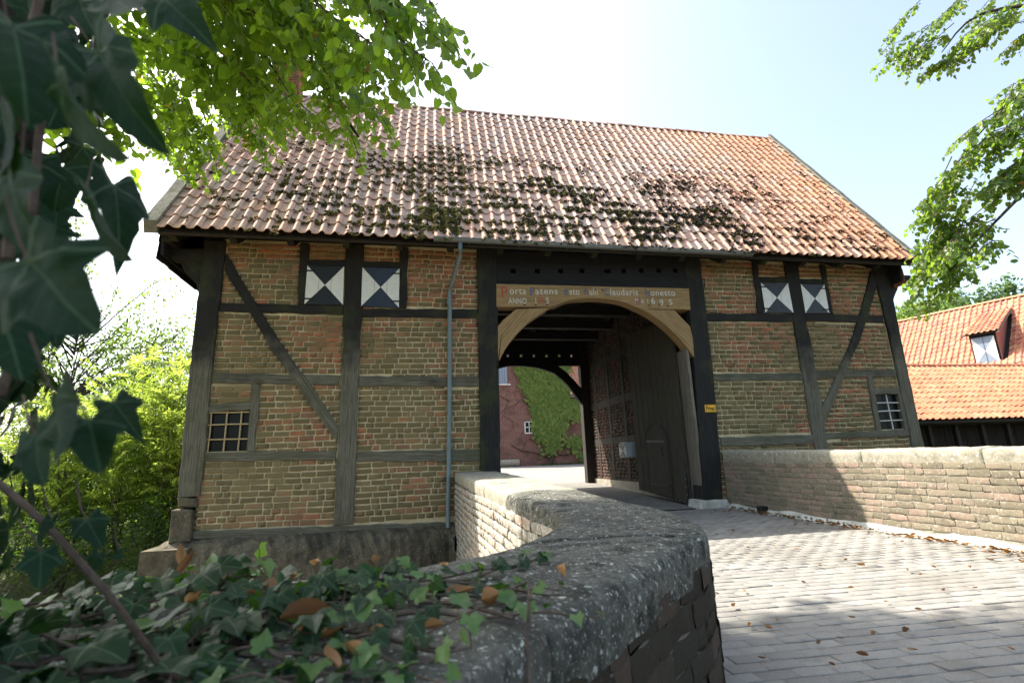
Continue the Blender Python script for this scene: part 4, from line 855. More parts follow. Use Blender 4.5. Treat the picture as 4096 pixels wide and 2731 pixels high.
# ------------------------------------------------------------------ bridge parapets
from mathutils import noise as mnoise
def arcs(P): d = np.r_[0, np.cumsum(np.linalg.norm(np.diff(P, axis=0), axis=1))]; return d
def face_frame(P, sign, ds=None):
    d = arcs(P)
    def fr(s, z):
        x = np.interp(s, d, P[:, 0]); y = np.interp(s, d, P[:, 1]); s2 = min(s + .02, d[-1]); s1 = max(s - .02, 0)
        t = nrmz((np.interp(s2, d, P[:, 0]) - np.interp(s1, d, P[:, 0]), np.interp(s2, d, P[:, 1]) - np.interp(s1, d, P[:, 1]), 0))
        n = np.array((t[1], -t[0], 0)) * sign
        if sign < 0: t = -t                                  # keeps the brick upright
        return (x, y, z), t, n
    return fr, d[-1]
def parapet(root, PO, PI_, capz, zo, zi, mo, mi, capmat, mort, sing, far_i=None, thick=0.14, seg=1.15, over=0.004, flip=1):
    n = len(PO); b = MB(); V = []
    for i in range(n): V += [(*PO[i], zo(i)), (*PO[i], capz[i] - thick * .6), (*PI_[i], capz[i] - thick * .6), (*PI_[i], zi(i))]
    F = [(0, 1, 2, 3), ((n - 1) * 4 + 3, (n - 1) * 4 + 2, (n - 1) * 4 + 1, (n - 1) * 4)]
    for i in range(n - 1):
        for k in range(4): F.append((i * 4 + k, i * 4 + (k + 1) % 4, (i + 1) * 4 + (k + 1) % 4, (i + 1) * 4 + k))
    b.add(V, F); core = b.obj('wall', mort, root)
    mid_ = (PO + PI_) / 2; d = arcs(mid_); nst = max(1, int(d[-1] / seg)); cuts = np.linspace(0, d[-1], nst + 1)
    cuts[1:-1] += RNG.uniform(-.12, .12, nst - 1); M_ = 14
    for k in range(nst):
        ss = np.linspace(cuts[k] + .004, cuts[k + 1] - .004, max(6, int((cuts[k + 1] - cuts[k]) / .045))); V = []; m = M_ + 5
        dz = random.uniform(-.006, .006); tl = random.uniform(-.006, .006)
        for q, s in enumerate(ss):
            o = np.array([np.interp(s, d, PO[:, 0]), np.interp(s, d, PO[:, 1])]); i_ = np.array([np.interp(s, d, PI_[:, 0]), np.interp(s, d, PI_[:, 1])]); cz = np.interp(s, d, capz)
            w = np.linalg.norm(i_ - o); u = (i_ - o) / w
            en = min(1, min(s - ss[0], ss[-1] - s) / .02 + .35)
            prof = [(-over, -thick), (-over - .004, -thick * .45), (-over + .002, -.022)] + [(-over + .014 + (w + 2 * over - .028) * t_, -.006 if t_ in (0, 1) else .010 * math.sin(math.pi * t_)) for t_ in np.linspace(0, 1, M_ - 1)] + [(w + over - .002, -.022), (w + over + .004, -thick * .45), (w + over, -thick)]
            for a, z in prof:
                p = o + u * a; nz = mnoise.noise(Vector((p[0] * 5, p[1] * 5, z * 5 + k))) * .010 + mnoise.noise(Vector((p[0] * 19, p[1] * 19, z * 19))) * .006 + mnoise.noise(Vector((p[0] * 1.7, p[1] * 1.7, 3))) * .012
                ed = 1.0 if z > -.03 else .0
                a2 = mnoise.noise(Vector((p[0] * 7, p[1] * 7, z * 7 + 9))) * .008
                V.append((p[0] + u[0] * a2, p[1] + u[1] * a2, cz + dz + z * (1 if z > -.03 else 1) + nz - (1 - en) * .006 + tl * (a / w - .5)))
        m = len(prof); F = []
        for i in range(len(ss) - 1):
            for j in range(m - 1): F.append((i * m + j, i * m + j + 1, (i + 1) * m + j + 1, (i + 1) * m + j))
        F.append(tuple(range(m))); F.append(tuple(range((len(ss) - 1) * m, len(ss) * m))[::-1])
        b = MB(); b.add(V, F); mt = capmat(np.interp((cuts[k] + cuts[k + 1]) / 2, d, mid_[:, 1])); b.obj('coping_stone', mt, root, smooth=True)
    return core
PW = thing('parapet_wall', 'curving low brick bridge wall with lichened stone coping and ivy at its near end', 'wall', (1.0, 5.0, 0))
pcore = parapet(PW, PO, PI_, CAPZ, lambda i: -1.9, lambda i: -0.25, None, None, lambda y: M['cope'] if y < 4.2 else M['cope_far'], M['mortar_wash'], 0)  # near stones darker, far ones paler: tree shade and sun put into colour
fr, Lo = face_frame(PO, 1 if PO[0][1] > 0 else 1)
# outer face looks to the moat (-x side), inner face to the road
fo, Lo = face_frame(PO, 1); p0 = fo(0.5, 0)
so = 1 if p0[2][0] < 0 else -1; fo, Lo = face_frame(PO, so); fi, Li = face_frame(PI_, -so)
lay_bricks('brick', lambda s, z: fo(s, z), 0.05, 7.6, -1.3, 0.64, [], M['brick_wash'], pcore, course=.083, blen=.235, proud=.018, singles=240, rough=1.9, wav=.01)
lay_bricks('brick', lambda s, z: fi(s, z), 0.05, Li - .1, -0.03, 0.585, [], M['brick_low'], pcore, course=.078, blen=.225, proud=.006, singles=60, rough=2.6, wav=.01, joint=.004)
b = MB(); b.box((0.60, 8.60, -1.6), (0.70, 9.05, -0.15)); b.obj('foot', M['cope'], PW)
b = MB(); b.prism([(0.52, -.18), (0.66, -.15), (0.70, -.38), (0.60, -.42)], 8.6, 8.85, jit=.01, step=.05, bev=.02); b.obj('loose_stone', M['cope'], PW)
RP = thing('parapet_wall', 'straight sunlit brick bridge wall right of the gate with pale coping and white mortar foot', 'wall', (6.0, 5.0, 0))
RI = np.array([catm([(5.715, 8.95), (5.72, 7.6), (5.74, 6.2), (5.765, 5.0), (5.79, 4.0), (5.86, 3.0), (6.05, 2.0), (6.5, 1.0), (7.2, 0.2)], t) for t in np.linspace(0, 8, 160)])
RO = RI + np.array([np.interp(RI[:, 1], [0, 3, 9], [.5, .5, .5]), np.interp(RI[:, 1], [0.2, 2, 4], [.35, .2, 0])]).T
RZ = np.interp(RI[:, 1], [2, 4, 6.4, 9], [0.93, 0.93, 0.955, 1.0])
rcore = parapet(RP, RO, RI, RZ, lambda i: -1.9, lambda i: -0.25, None, None, lambda y: M['cope_far'], M['mortar_par'], 0, thick=.16, seg=1.4)
fi2, Lr = face_frame(RI, 1); q = fi2(.5, 0); sr = 1 if q[2][0] < 0 else -1; fi2, Lr = face_frame(RI, sr)
HD = [[(0.98, .06), (1.13, .07), (1.12, -.04), (0.98, -.04)]]
lay_bricks('brick', lambda s, z: fi2(s, z), 0.0, Lr - .2, 0.03, 0.80, HD, M['brick_par'], rcore, course=.0765, blen=.235, proud=.010, singles=300, rough=1.9, wav=.008, joint=.011)
b = MB(); V = []; F = []
for i in range(0, 150, 2):
    (x, y, _), t, n_ = fi2(arcs(RI)[i], 0); j = random.uniform(-.012, .012); h = .05 + .02 * math.sin(i * .31) + j; w_ = .07 + .02 * math.sin(i * .23 + 1) + j
    for a, z in ((-.02, h + .01), (.018, h), (.03, .03), (w_, .006), (w_ + .03, -.02)): V.append((x + n_[0] * a, y + n_[1] * a, gz(y) + z))
k = len(V) // 5
for i in range(k - 1):
    for j in range(4): F.append((i * 5 + j, i * 5 + j + 1, (i + 1) * 5 + j + 1, (i + 1) * 5 + j))
b.add(V, F); b.obj('mortar_fillet', M['render'], RP, smooth=True)
b = MB(); b.box((5.60, 7.83, -.03), (5.74, 7.97, .085)); b.obj('drain_black_block', M['ink'], RP)  # solid black block painted as the dark inside of the drain

# ------------------------------------------------------------------ leaf shapes
def t_linden():
    r = [(.0, .06), (.2, -.04), (.42, .08), (.5, .32), (.41, .6), (.2, .84), (0, 1.03)]
    out = []
    for k in range(4):
        c = random.uniform(.15, .4); bd = random.uniform(.05, .3)
        z = lambda x, y: abs(x) * c - y * y * bd
        V = [(0, .42, z(0, .42))]; R_ = [(x * random.uniform(.92, 1.06), y) for x, y in r]
        pts = R_ + [(-x, y) for x, y in R_[::-1][1:-1]]
        V += [(x, y, z(x, y)) for x, y in pts]; n = len(pts)
        F = [(0, 1 + (i + 1) % n, 1 + i) for i in range(n)]; out.append(Tmpl(V, F, smooth=True))
    return out
def t_ivy(k=6, fine=False):
    out = []
    for q in range(k):
        a = random.uniform(.85, 1.12); s_ = random.uniform(.75, 1.05)
        R0 = [(.0, -.02), (.12, -.10), (.27, -.19), (.44, -.20), (.46, -.07), (.46, .06), (.56, .15), (.70 * s_, .34), (.54, .42), (.39, .45), (.31, .62), (.18, .84), (.0, 1.08 * a)]
        R_ = []
        for i in range(len(R0) - 1):
            R_.append(R0[i])
            if fine: p = catm(R0, i + .5); R_.append((float(p[0]), float(p[1])))
        R_.append(R0[-1])
        pts = R_ + [(-x * random.uniform(.9, 1.08), y) for x, y in R_[::-1][1:-1]]
        c = random.uniform(.10, .38); bd = random.uniform(.08, .45); tw = random.uniform(-.15, .15); ph = random.uniform(0, 6)
        z = lambda x, y: abs(x) * c - y * abs(y) * bd * .6 + x * y * tw * 2 - max(0, abs(x) - .35) * .5 + .02 * math.sin(9 * x + ph) * math.cos(8 * y + ph)
        V = [(0, .18, z(0, .18))]; n = len(pts)
        for f in (.5, 1.0):
            for x, y in pts: X, Y = x * f, .18 + (y - .18) * f; V.append((X, Y, z(X, Y)))
        F = []
        for i in range(n): j = (i + 1) % n; F.append((0, 1 + j, 1 + i)); F.append((1 + i, 1 + j, 1 + n + j)); F.append((1 + i, 1 + n + j, 1 + n + i))
        out.append(Tmpl(V, F, smooth=True))
    return out
def t_small(k=3, w=.5):
    out = []
    for q in range(k):
        c = random.uniform(.1, .3); d_ = random.uniform(0, .25)
        V = [(0, 0, 0), (w * .5, .45, c * .5), (0, 1, -d_), (-w * .5, .45, c * .5), (0, .5, 0)]; out.append(Tmpl(V, [(0, 1, 4), (1, 2, 4), (2, 3, 4), (3, 0, 4)]))
    return out
def t_ash(k=3, n=6):
    out = []
    for q in range(k):
        V = []; F = []; dr = random.uniform(.15, .4)
        zc = lambda y: .05 * y - dr * y * y
        V += [(-.006, 0, 0), (.006, 0, 0), (.004, 1, zc(1)), (-.004, 1, zc(1))]; F.append((0, 1, 2, 3))
        spots = [(y, s_) for y in np.linspace(.22, .9, n) for s_ in (-1, 1)] + [(1.0, 0)]
        for y, s_ in spots:
            an = rad(random.uniform(50, 68)) * s_; L = random.uniform(.24, .32) * (1 - .35 * abs(y - .55)); w = L * .36
            dx, dy = math.sin(an), math.cos(an); b0 = len(V); o = (0, y, zc(y)); dd_ = random.uniform(.1, .35)
            V += [o, (dx * L * .45 + dy * w * .5, y + dy * L * .45 - dx * w * .5, zc(y) + .02), (dx * L, y + dy * L, zc(y) - dd_ * L), (dx * L * .45 - dy * w * .5, y + dy * L * .45 + dx * w * .5, zc(y) + .02)]
            F += [(b0, b0 + 1, b0 + 2), (b0, b0 + 2, b0 + 3)]
        out.append(Tmpl(V, F))
    return out
def t_dry(k=5):
    out = []
    for q in range(k):
        cu = random.uniform(.4, 1.3); tw = random.uniform(-.9, .9); ln = random.uniform(.2, .9); V = []; F = []
        for i, (y, w) in enumerate(((0, .02), (.15, .13), (.4, .19), (.65, .17), (.85, .10), (1, .015))):
            for x in (-1, -.5, 0, .5, 1):
                X = x * w; Z = abs(x) * w * cu * 1.6 + ln * (y - .5) ** 2; a = tw * (y - .5); V.append((X * math.cos(a) - Z * math.sin(a), y, Z * math.cos(a) + X * math.sin(a)))
        for i in range(5):
            for j in range(4): F.append((i * 5 + j, i * 5 + j + 1, (i + 1) * 5 + j + 1, (i + 1) * 5 + j))
        out.append(Tmpl(V, F, smooth=True))
    return out
TL, TI, TIF, TS, TA, TD = t_linden(), t_ivy(), t_ivy(6, True), t_small(), t_ash(), t_dry()

# ------------------------------------------------------------------ lime trees
def spray(p0, p1, size, leafs, twigs, nt=10, tl=(.3, .6), nl=8, start=.25, droop=.5, r0=.012):
    p0 = np.array(p0, float); p1 = np.array(p1, float); L = np.linalg.norm(p1 - p0); d = (p1 - p0) / L
    bend = nrmz(np.cross(d, rv())) * L * .06; P = [p0 + d * L * t + bend * math.sin(math.pi * t) + np.array((0, 0, -.10 * L * (t * t - t))) for t in np.linspace(0, 1, 8)]
    twigs.tube(P, list(np.linspace(r0, .0025, 8)), 5)
    for k in range(nt + 1):
        t = start + (1 - start) * k / nt; i = min(6, int(t * 7)); f = t * 7 - i; q = P[i] * (1 - f) + P[i + 1] * f
        side = nrmz(np.cross(d, (0, 0, 1))) * (1 if k % 2 else -1); dr = nrmz(d * random.uniform(.4, 1.0) + side * random.uniform(.3, 1.1) + rv(.25) + np.array((0, 0, -droop)))
        if k == nt: dr = nrmz(d + (0, 0, -droop * .6))
        l = random.uniform(*tl); Q = [q + dr * l * s + np.array((0, 0, -droop * .35 * l * s * s)) for s in np.linspace(0, 1, 5)]
        twigs.tube(Q, [.0035, .003, .0025, .002, .0015], 4)
        for j in range(nl):
            s = (j + .6) / nl; i2 = min(3, int(s * 4)); f2 = s * 4 - i2; c = Q[i2] * (1 - f2) + Q[i2 + 1] * f2; sd = nrmz(np.cross(dr, (0, 0, 1)))
            ld = nrmz(dr * .5 + sd * (1 if j % 2 else -1) * .8 + np.array((0, 0, -random.uniform(.3, 1.3))) + rv(.3))
            nm = nrmz(np.array((0, 0, .55)) + rv(.6) + dr * .2)
            leafs.append(leafM(c + ld * size * .35, ld, nm, size * random.uniform(.65, 1.15)))
LT = thing('lime_tree', 'lime tree leaning in from the left with backlit green leaves over the roof', 'tree', (-1.25, 1.0, -1.2))
tw = MB(); lv = []
limbs = [((-2.5, 5.2, 7.6), (-1.61, 4.5, 5.62), (-.84, 4.0, 4.25), (-.50, 3.85, 3.65)), ((-1.9, 3.2, 6.6), (-.9, 3.1, 5.2), (-.35, 2.9, 4.2)), ((-3.6, 6.6, 8.0), (-3.0, 6.2, 6.3), (-2.6, 6.0, 5.2))]
lb_ = MB(); lb_.tube([(-1.45, 1.0, -1.5), (-1.25, .98, 0.0), (-1.08, .95, .8), (-1.02, .95, 1.5), (-1.12, 1.05, 2.8), (-1.5, 1.5, 4.2), (-2.0, 2.4, 5.8), (-2.6, 3.6, 7.2), (-3.2, 4.6, 8.6)], [.36, .33, .29, .28, .27, .25, .22, .17, .10], 14)
lb_.obj('trunk', M['bark'], LT, smooth=True)
for P in limbs:
    b = MB(); b.tube(smooth_pts(P, 4), list(np.linspace(.035, .010, 4 * (len(P) - 1) + 1)), 7); b.obj('branch', M['bark'], LT, smooth=True)
b = MB(); b.tube([(-2.0, 2.4, 5.8), (-2.0, 2.8, 6.2), (-1.9, 3.2, 6.6)], [.08, .05, .035], 7); b.obj('branch', M['bark'], LT, smooth=True)
b = MB(); b.tube([(-2.6, 3.6, 7.2), (-2.6, 4.4, 7.5), (-2.5, 5.2, 7.6)], [.09, .06, .035], 7); b.obj('branch', M['bark'], LT, smooth=True)
b = MB(); b.tube([(-3.2, 4.6, 8.6), (-3.4, 5.6, 8.4), (-3.6, 6.6, 8.0)], [.09, .06, .035], 7); b.obj('branch', M['bark'], LT, smooth=True)
tips = [(-.10, 2.6, 3.72), (.06, 2.3, 3.25), (.06, 2.25, 3.02), (-.12, 2.5, 3.25), (-.30, 3.0, 3.5), (-.30, 3.5, 3.62), (-.52, 3.8, 3.55), (-.85, 4.2, 4.0), (-1.20, 4.6, 4.35), (-1.75, 5.5, 4.55), (-2.42, 6, 4.6), (-2.95, 6.5, 4.85), (-2.66, 5.5, 5.6), (-1.84, 5, 5.0),
        (-2.9, 6.0, 5.2), (-1.02, 4, 4.8), (-3.2, 6, 6.1), (-2.55, 6, 5.0), (-3.7, 7, 5.7), (-3.5, 7, 5.4), (-1.4, 4.4, 4.9), (-.6, 3.2, 4.2), (-.2, 2.7, 3.9), (-.9, 3.6, 4.5), (-1.6, 4.8, 5.4), (-2.2, 5.4, 5.1), (-2.1, 4.8, 5.8), (-1.5, 5.2, 4.7), (-2.0, 5.8, 4.9), (-1.3, 4.0, 5.3), (-.5, 3.4, 3.9), (-3.0, 5.6, 6.4), (-2.4, 5.0, 6.2), (-.7, 3.0, 4.8), (-.35, 2.6, 4.3)]
tips = tips + [tuple(np.array(t) + rv(.14) + (-.12, .1, .12)) for t in tips] + [tuple(np.array(t) + rv(.2) + (-.25, 0, .3)) for t in tips if t[2] > 3.4] + [tuple(np.array(t) + rv(.2) + (-.35, .1, .5)) for t in tips if t[2] > 3.6]
for t in tips: t = np.array(t); a = t + np.array((random.uniform(-.75, -.35), random.uniform(.1, .6), random.uniform(.7, 1.1))); spray(a, t, .068, lv, tw, nt=10, tl=(.20, .36), nl=8, droop=.35, r0=.008)
for _ in range(62):                                            # upper crown beyond the picture's top edge, put in for its shade
    c = np.array((random.uniform(-5.2, -1.2), random.uniform(2.2, 6.6), random.uniform(6.8, 9.6))); d = nrmz(rv() + (0, 0, -.3)) * .9
    spray(c - d * .5, c + d * .5, .10, lv, tw, nt=7, tl=(.4, .7), nl=8, start=0, droop=.3, r0=.012)
for k in range(420):                                           # leaf sprays added along the sun's rays to shade the near bridge
    if k < 120:
        g_ = np.array((random.uniform(-1.4, 1.5), random.uniform(.5, 3.0), .7)); c = g_ + np.array((-.611, .5, 1.0)) * random.uniform(3.4, 8.0)
        if c[0] / c[1] > -.36 and (c[2] - 1) / c[1] < 1.15: continue
    else:
        gx_ = random.uniform(.9, 5.2); g_ = np.array((gx_, random.uniform(-.6, 2.66 - .14 * max(0, gx_ - 2) + random.gauss(0, .10)), 0.0)); c = g_ + np.array((-.611, .5, 1.0)) * random.uniform(9.6, 12.5)
    d = nrmz(rv() + (0, 0, -.3)) * .8
    spray(c - d * .5, c + d * .5, .11 if k < 120 else .15, lv, tw, nt=8, tl=(.35, .6), nl=8, start=0, droop=.3, r0=.010)
tw.obj('twigs', M['twig'], LT, kind='stuff')
scatter('leaf', TL, lv, M['linden'], LT, 300, 'foliage')
RT = thing('lime_tree', 'lime tree at the right edge with small sunlit leaves hanging in front of the sky', 'tree', (11.5, 3.0, -0.1))
tw = MB(); lv = []
b = MB(); b.tube([(11.5, 3.0, -0.1), (11.4, 3.1, 3), (11.0, 3.4, 6), (10.4, 4.0, 9)], [.34, .28, .22, .14], 12); b.obj('trunk', M['bark'], RT, smooth=True)
for P in ([(11.2, 3.2, 4.6), (9.2, 3.7, 4.7), (7.6, 4.3, 4.1), (7.22, 4.6, 3.76), (7.03, 5.2, 3.25)], [(11.1, 3.3, 5.6), (9.4, 4.3, 7.0), (8.75, 5.1, 7.6), (8.5, 5.6, 7.3)], [(11.1, 3.3, 5.4), (9.0, 4.2, 5.9), (7.9, 4.5, 5.5), (7.2, 4.6, 4.9)]):
    b = MB(); b.tube(smooth_pts(P, 4), list(np.linspace(.045, .007, 4 * (len(P) - 1) + 1)), 7); b.obj('branch', M['bark'], RT, smooth=True)
rt_tips = [(8.0, 6, 7.75), (8.3, 5.9, 7.35), (8.45, 5.8, 7.15), (8.45, 5.5, 7.85), (8.6, 5, 7.2), (8.75, 5.5, 7.2), (9.1, 5.2, 7.6), (8.9, 5.0, 6.9), (7.9, 4.5, 5.5), (7.4, 4.5, 5.1), (7.15, 4.6, 4.75), (6.85, 4.8, 4.45), (6.75, 5.0, 4.25),
           (6.85, 5.3, 4.05), (6.95, 5.4, 3.65), (7.0, 5.5, 3.4), (7.15, 5.45, 3.35), (7.3, 5.3, 3.35), (7.1, 5.2, 3.8), (7.3, 4.8, 4.2), (7.6, 4.6, 4.5), (7.9, 4.6, 5.0), (8.1, 4.6, 5.6), (7.5, 4.4, 4.9), (7.2, 4.5, 4.2), (8.4, 4.8, 6.0), (6.62, 5.0, 3.35), (6.75, 5.3, 3.25), (6.9, 5.6, 3.15), (8.9, 5.6, 7.5), (9.3, 5.0, 6.6), (8.0, 4.4, 4.6), (8.3, 4.5, 5.3), (7.7, 4.3, 4.2)]
rt_tips = rt_tips + [tuple(np.array(t) + rv(.15)) for t in rt_tips] + [tuple(np.array(t) + rv(.16) + (.12, 0, .1)) for t in rt_tips[::2]] 
for t in rt_tips: t = np.array(t); a = t + np.array((random.uniform(.4, .8), random.uniform(-.3, .1), random.uniform(.2, .7))); spray(a, t, .072, lv, tw, nt=9, tl=(.22, .40), nl=8, droop=.35, r0=.008)
tw.obj('twigs', M['twig'], RT, kind='stuff')
scatter('leaf', TL, lv, M['linden2'], RT, 300, 'foliage')

# ------------------------------------------------------------------ ivy on the parapet, hanging ivy, dry leaves
IV = thing('ivy', 'dark green ivy creeping over the near end of the curved bridge wall', 'plant', (-0.6, 1.1, 0.68))
st = MB(); lv = []; yl = []
def capz_at(x, y): return float(np.interp(y, [1.2, 2.5, 9], [0.69, 0.69, 0.80])) + .012
def runner(p, ang, n, step, s0, rise=0.03, young=.05, lat=.9):
    P = []; x, y = p; a = ang
    for i in range(n):
        P.append(np.array((x, y, capz_at(x, y) + .006 + rise * (0.5 + .5 * math.sin(i * .9 + x * 9)))))
        a += random.uniform(-.22, .22); x += math.cos(a) * step; y += math.sin(a) * step
    st.tube(P, list(np.linspace(.0042, .0016, n)), 5)
    for i in range(n):
        for rep in range(1 if random.random() < .8 else 2):
            t = P[min(i + 1, n - 1)] - P[max(i - 1, 0)]; t = nrmz(t); side = np.array((-t[1], t[0], 0)) * (1 if i % 2 else -1)
            hgt = random.uniform(.008, .045) * (1.3 if rise > .02 else .5); d = nrmz(side * lat + t * random.uniform(-.2, .8) + rv(.35) + np.array((0, -.35, random.uniform(-.7, .1))))
            base = P[i] + side * .015 + np.array((0, 0, hgt)); st.tube([P[i], (P[i] + base) / 2 + side * .006, base], .0011, 4)
            nm = nrmz(np.array((-.05, -.45, 1.0)) + rv(.30)); sz = s0 * random.uniform(.65, 1.2) * (1 - .45 * i / n)
            (yl if random.random() < young or i > n - 3 and random.random() < .4 else lv).append(leafM(base, d, nm, sz))
for k in range(46):
    x = random.uniform(-1.15, -0.10); y = random.uniform(.70, 1.52) if x > -.7 else random.uniform(.9, 1.45)
    runner((x, y), random.uniform(-.7, 1.0), random.randint(6, 10), .045, random.uniform(.045, .072), random.uniform(.0, .03))
for x, y, a, n in ((-.15, 1.42, -.25, 13), (-.05, 1.36, -.1, 12), (0.0, 1.2, -.12, 8), (-.12, 1.3, -.35, 10), (-.2, 1.05, -.25, 8), (-.05, 1.1, -.45, 10), (-.1, .95, -.9, 6), (-.3, 1.0, -1.0, 6)):
    runner((x, y), a, n, .045, .043, .012, .35)
st.tube([(.20, 1.10, .745), (.215, 1.04, .765), (.205, .99, .75), (.19, .95, .70), (.185, .92, .62)], .0028, 6)
for _ in range(34):
    x = random.uniform(-1.0, .1); y = random.uniform(.75, 1.5); a = random.uniform(-.9, .9); L = random.uniform(.12, .35); st.tube([(x, y, capz_at(x, y) + .006), (x + L * .5 * math.cos(a), y + L * .5 * math.sin(a), capz_at(x, y) + random.uniform(.012, .045)), (x + L * math.cos(a), y + L * math.sin(a), capz_at(x, y) + .01)], random.uniform(.0015, .004), 5)
st.obj('stems', M['twig'], IV, kind='stuff')
scatter('leaf', TIF, lv, M['ivy'], IV, 300, 'ivy_leaves'); scatter('leaf', TI, yl, M['ivy_young'], IV, 120, 'young_leaves')
HV = thing('ivy', 'large shaded ivy leaves hanging close to the camera from the left trunk', 'plant', (-0.9, 0.9, 0.6))
big = [(-0.291, 0.42, 1.319, -0.238, 0.4, 1.224), (-0.323, 0.5, 1.418, -0.252, 0.48, 1.292), (-0.278, 0.4, 1.152, -0.21, 0.38, 1.083), (-0.367, 0.6, 1.31, -0.315, 0.58, 1.204), (-0.383, 0.66, 1.357, -0.339, 0.64, 1.247), (-0.429, 0.62, 1.164, -0.399, 0.6, 1.125), (-0.406, 0.62, 1.185, -0.372, 0.6, 1.131), (-0.285, 0.46, 1.063, -0.253, 0.44, 1.001), (-0.269, 0.48, 1.043, -0.243, 0.46, 0.997), (-0.326, 0.62, 1.075, -0.287, 0.6, 1.037), (-0.334, 0.62, 1.61, -0.269, 0.6, 1.546), (-0.327, 0.5, 1.494, -0.271, 0.48, 1.437), (-0.344, 0.5, 1.048, -0.316, 0.48, 0.991), (-0.351, 0.55, 1.037, -0.325, 0.53, 0.982), (-0.364, 0.5, 1.148, -0.318, 0.48, 1.068), (-0.361, 0.45, 1.395, -0.31, 0.43, 1.278), (-0.397, 0.5, 1.488, -0.331, 0.48, 1.399), (-0.385, 0.55, 1.306, -0.339, 0.53, 1.202), (-0.378, 0.5, 1.276, -0.334, 0.48, 1.166), (-0.4, 0.5, 1.368, -0.356, 0.48, 1.244), (-0.396, 0.6, 1.392, -0.356, 0.58, 1.263), (-0.423, 0.65, 1.305, -0.388, 0.63, 1.23), (-0.377, 0.55, 1.086, -0.33, 0.53, 1.051), (-0.444, 0.75, 0.948, -0.448, 0.73, 0.916), (-0.433, 0.8, 0.94, -0.397, 0.78, 0.905), (-0.45, 0.75, 0.908, -0.433, 0.73, 0.863), (-0.44, 0.85, 0.891, -0.438, 0.83, 0.861), (-0.41, 0.85, 0.889, -0.416, 0.83, 0.887), (-0.358, 0.6, 1.545, -0.306, 0.58, 1.398), (-0.415, 0.6, 1.582, -0.36, 0.58, 1.494), (-0.428, 0.6, 1.279, -0.387, 0.58, 1.221)]
lv = []; st = MB()
big = big[:12] + big[13:16] + big[18:20] + big[23:28]
for (ax, ay, az, bx, by, bz) in big:
    a = np.array((ax, ay, az)); b_ = np.array((bx, by, bz)); L = np.linalg.norm(b_ - a); d = (b_ - a) / L; tc = nrmz(np.array(EYE) - a)
    nm = nrmz(tc * .35 + np.array((.1, -.1, .5)) + rv(.55)); mm = leafM(a, d, nm, L / 1.12); mm[:3, 0] *= random.uniform(.5, .8); lv.append(mm); st.tube([a + (-.03, .01, .05) + rv(.008), a + (-.012, .006, .015), a], .0012, 4)
for _ in range(150):                                           # the darker mass of ivy round the trunk
    y = random.uniform(.60, 1.0); z = random.uniform(.72, 2.3); x = -y * (random.uniform(.78, 1.0) if z < 1 + .35 * y else random.uniform(.66, .9))
    d = nrmz(np.array((random.uniform(-.2, .5), random.uniform(-.4, .1), -1)) + rv(.25)); lv.append(leafM(np.array((x, y, z)), d, nrmz(np.array((.3, -.7, .5)) + rv(.35)), random.uniform(.045, .075)))
for _ in range(620):
    a_ = random.uniform(-2.2, 1.0); z = .72 + 2.6 * random.random() ** 1.4; r_ = .29 + random.uniform(0, .10); x = -1.05 + r_ * math.cos(a_); y = .96 + r_ * math.sin(a_); n_ = np.array((math.cos(a_), math.sin(a_), .4))
    lv.append(leafM(np.array((x, y, z)), nrmz(np.array((0, 0, -1)) + rv(.3)), nrmz(n_ + rv(.3)), random.uniform(.04, .07)))
for P in ([(-.70, .80, 1.12), (-.563, .8, 1.009), (-.483, .8, .94), (-.424, .8, .877), (-.386, .8, .835), (-.35, .86, .74)], [(-.6, .7, 2.3), (-.5, .66, 1.8), (-.46, .64, 1.4), (-.43, .62, 1.2), (-.42, .6, 1.08)], [(-.75, .9, 2.4), (-.62, .8, 1.9), (-.58, .75, 1.5), (-.52, .7, 1.15)], [(-.5, .6, 2.2), (-.42, .55, 1.7), (-.40, .52, 1.45), (-.38, .52, 1.2)]):
    st.tube(smooth_pts(P, 3), .0045, 6)
st.obj('stems', M['twig'], HV, kind='stuff')
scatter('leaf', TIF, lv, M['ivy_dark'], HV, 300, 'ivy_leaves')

wl = [(-0.61, 1.57), (-0.58, 1.47), (-0.42, 1.16), (-0.29, 1.64), (-0.12, 1.61), (0.07, 1.48), (0.09, 1.19), (0.04, 1.22), (0.15, 1.08), (-0.21, 1.08), (-0.27, 1.12), (-0.15, 0.97), (-0.06, 0.95), (0.02, 0.97), (-0.29, 1.19), (-0.43, 1.31), (-0.12, 0.85), (-0.29, 1.3), (-0.33, 1.06), (0.35, 1.28), (-0.6, 1.36), (-0.34, 1.19), (-0.09, 0.87), (-0.2, 1.45)]
wlab = ['upright orange dry leaf at the far edge of the ivy nearest the water', 'amber oval dry leaf behind the upright one at the ivy edge', 'pale brown dry leaf among the shaded ivy at the lower left', 'ochre dry leaf lying behind the big ivy leaf', 'cream curled dry leaf at the top edge of the ivy',
        'ochre curled dry leaf beside the bare stone at the ivy top', 'rust brown dry leaf under the ivy runner near the stone', 'dark rust dry leaf half covered beside its twin under a runner', 'long rust dry leaf lying on the bare coping beyond the ivy', 'large tan curled dry leaf lying across the bare stone patch',
        'brown dry leaf behind the large tan curled leaf', 'cream curled dry leaf with rolled edges at the bottom of the picture', 'tan broad dry leaf on the bare dark stone', 'brown flat dry leaf on the dark stone by the red stalk', 'orange dry leaf deep in the ivy left of the stone patch', 'golden rolled dry leaf lying among ivy leaves',
        'pale tan dry leaf at the very bottom edge of the coping', 'small brown dry leaf wedged between ivy stems', 'red brown dry leaf in the shaded ivy', 'tiny orange dry leaf at the tip of the longest ivy runner', 'dark brown dry leaf under ivy at the left end', 'rust coloured torn dry leaf between ivy leaves', 'small crumpled brown dry leaf beside the coping edge', 'narrow pale dry leaf caught flat in the ivy']
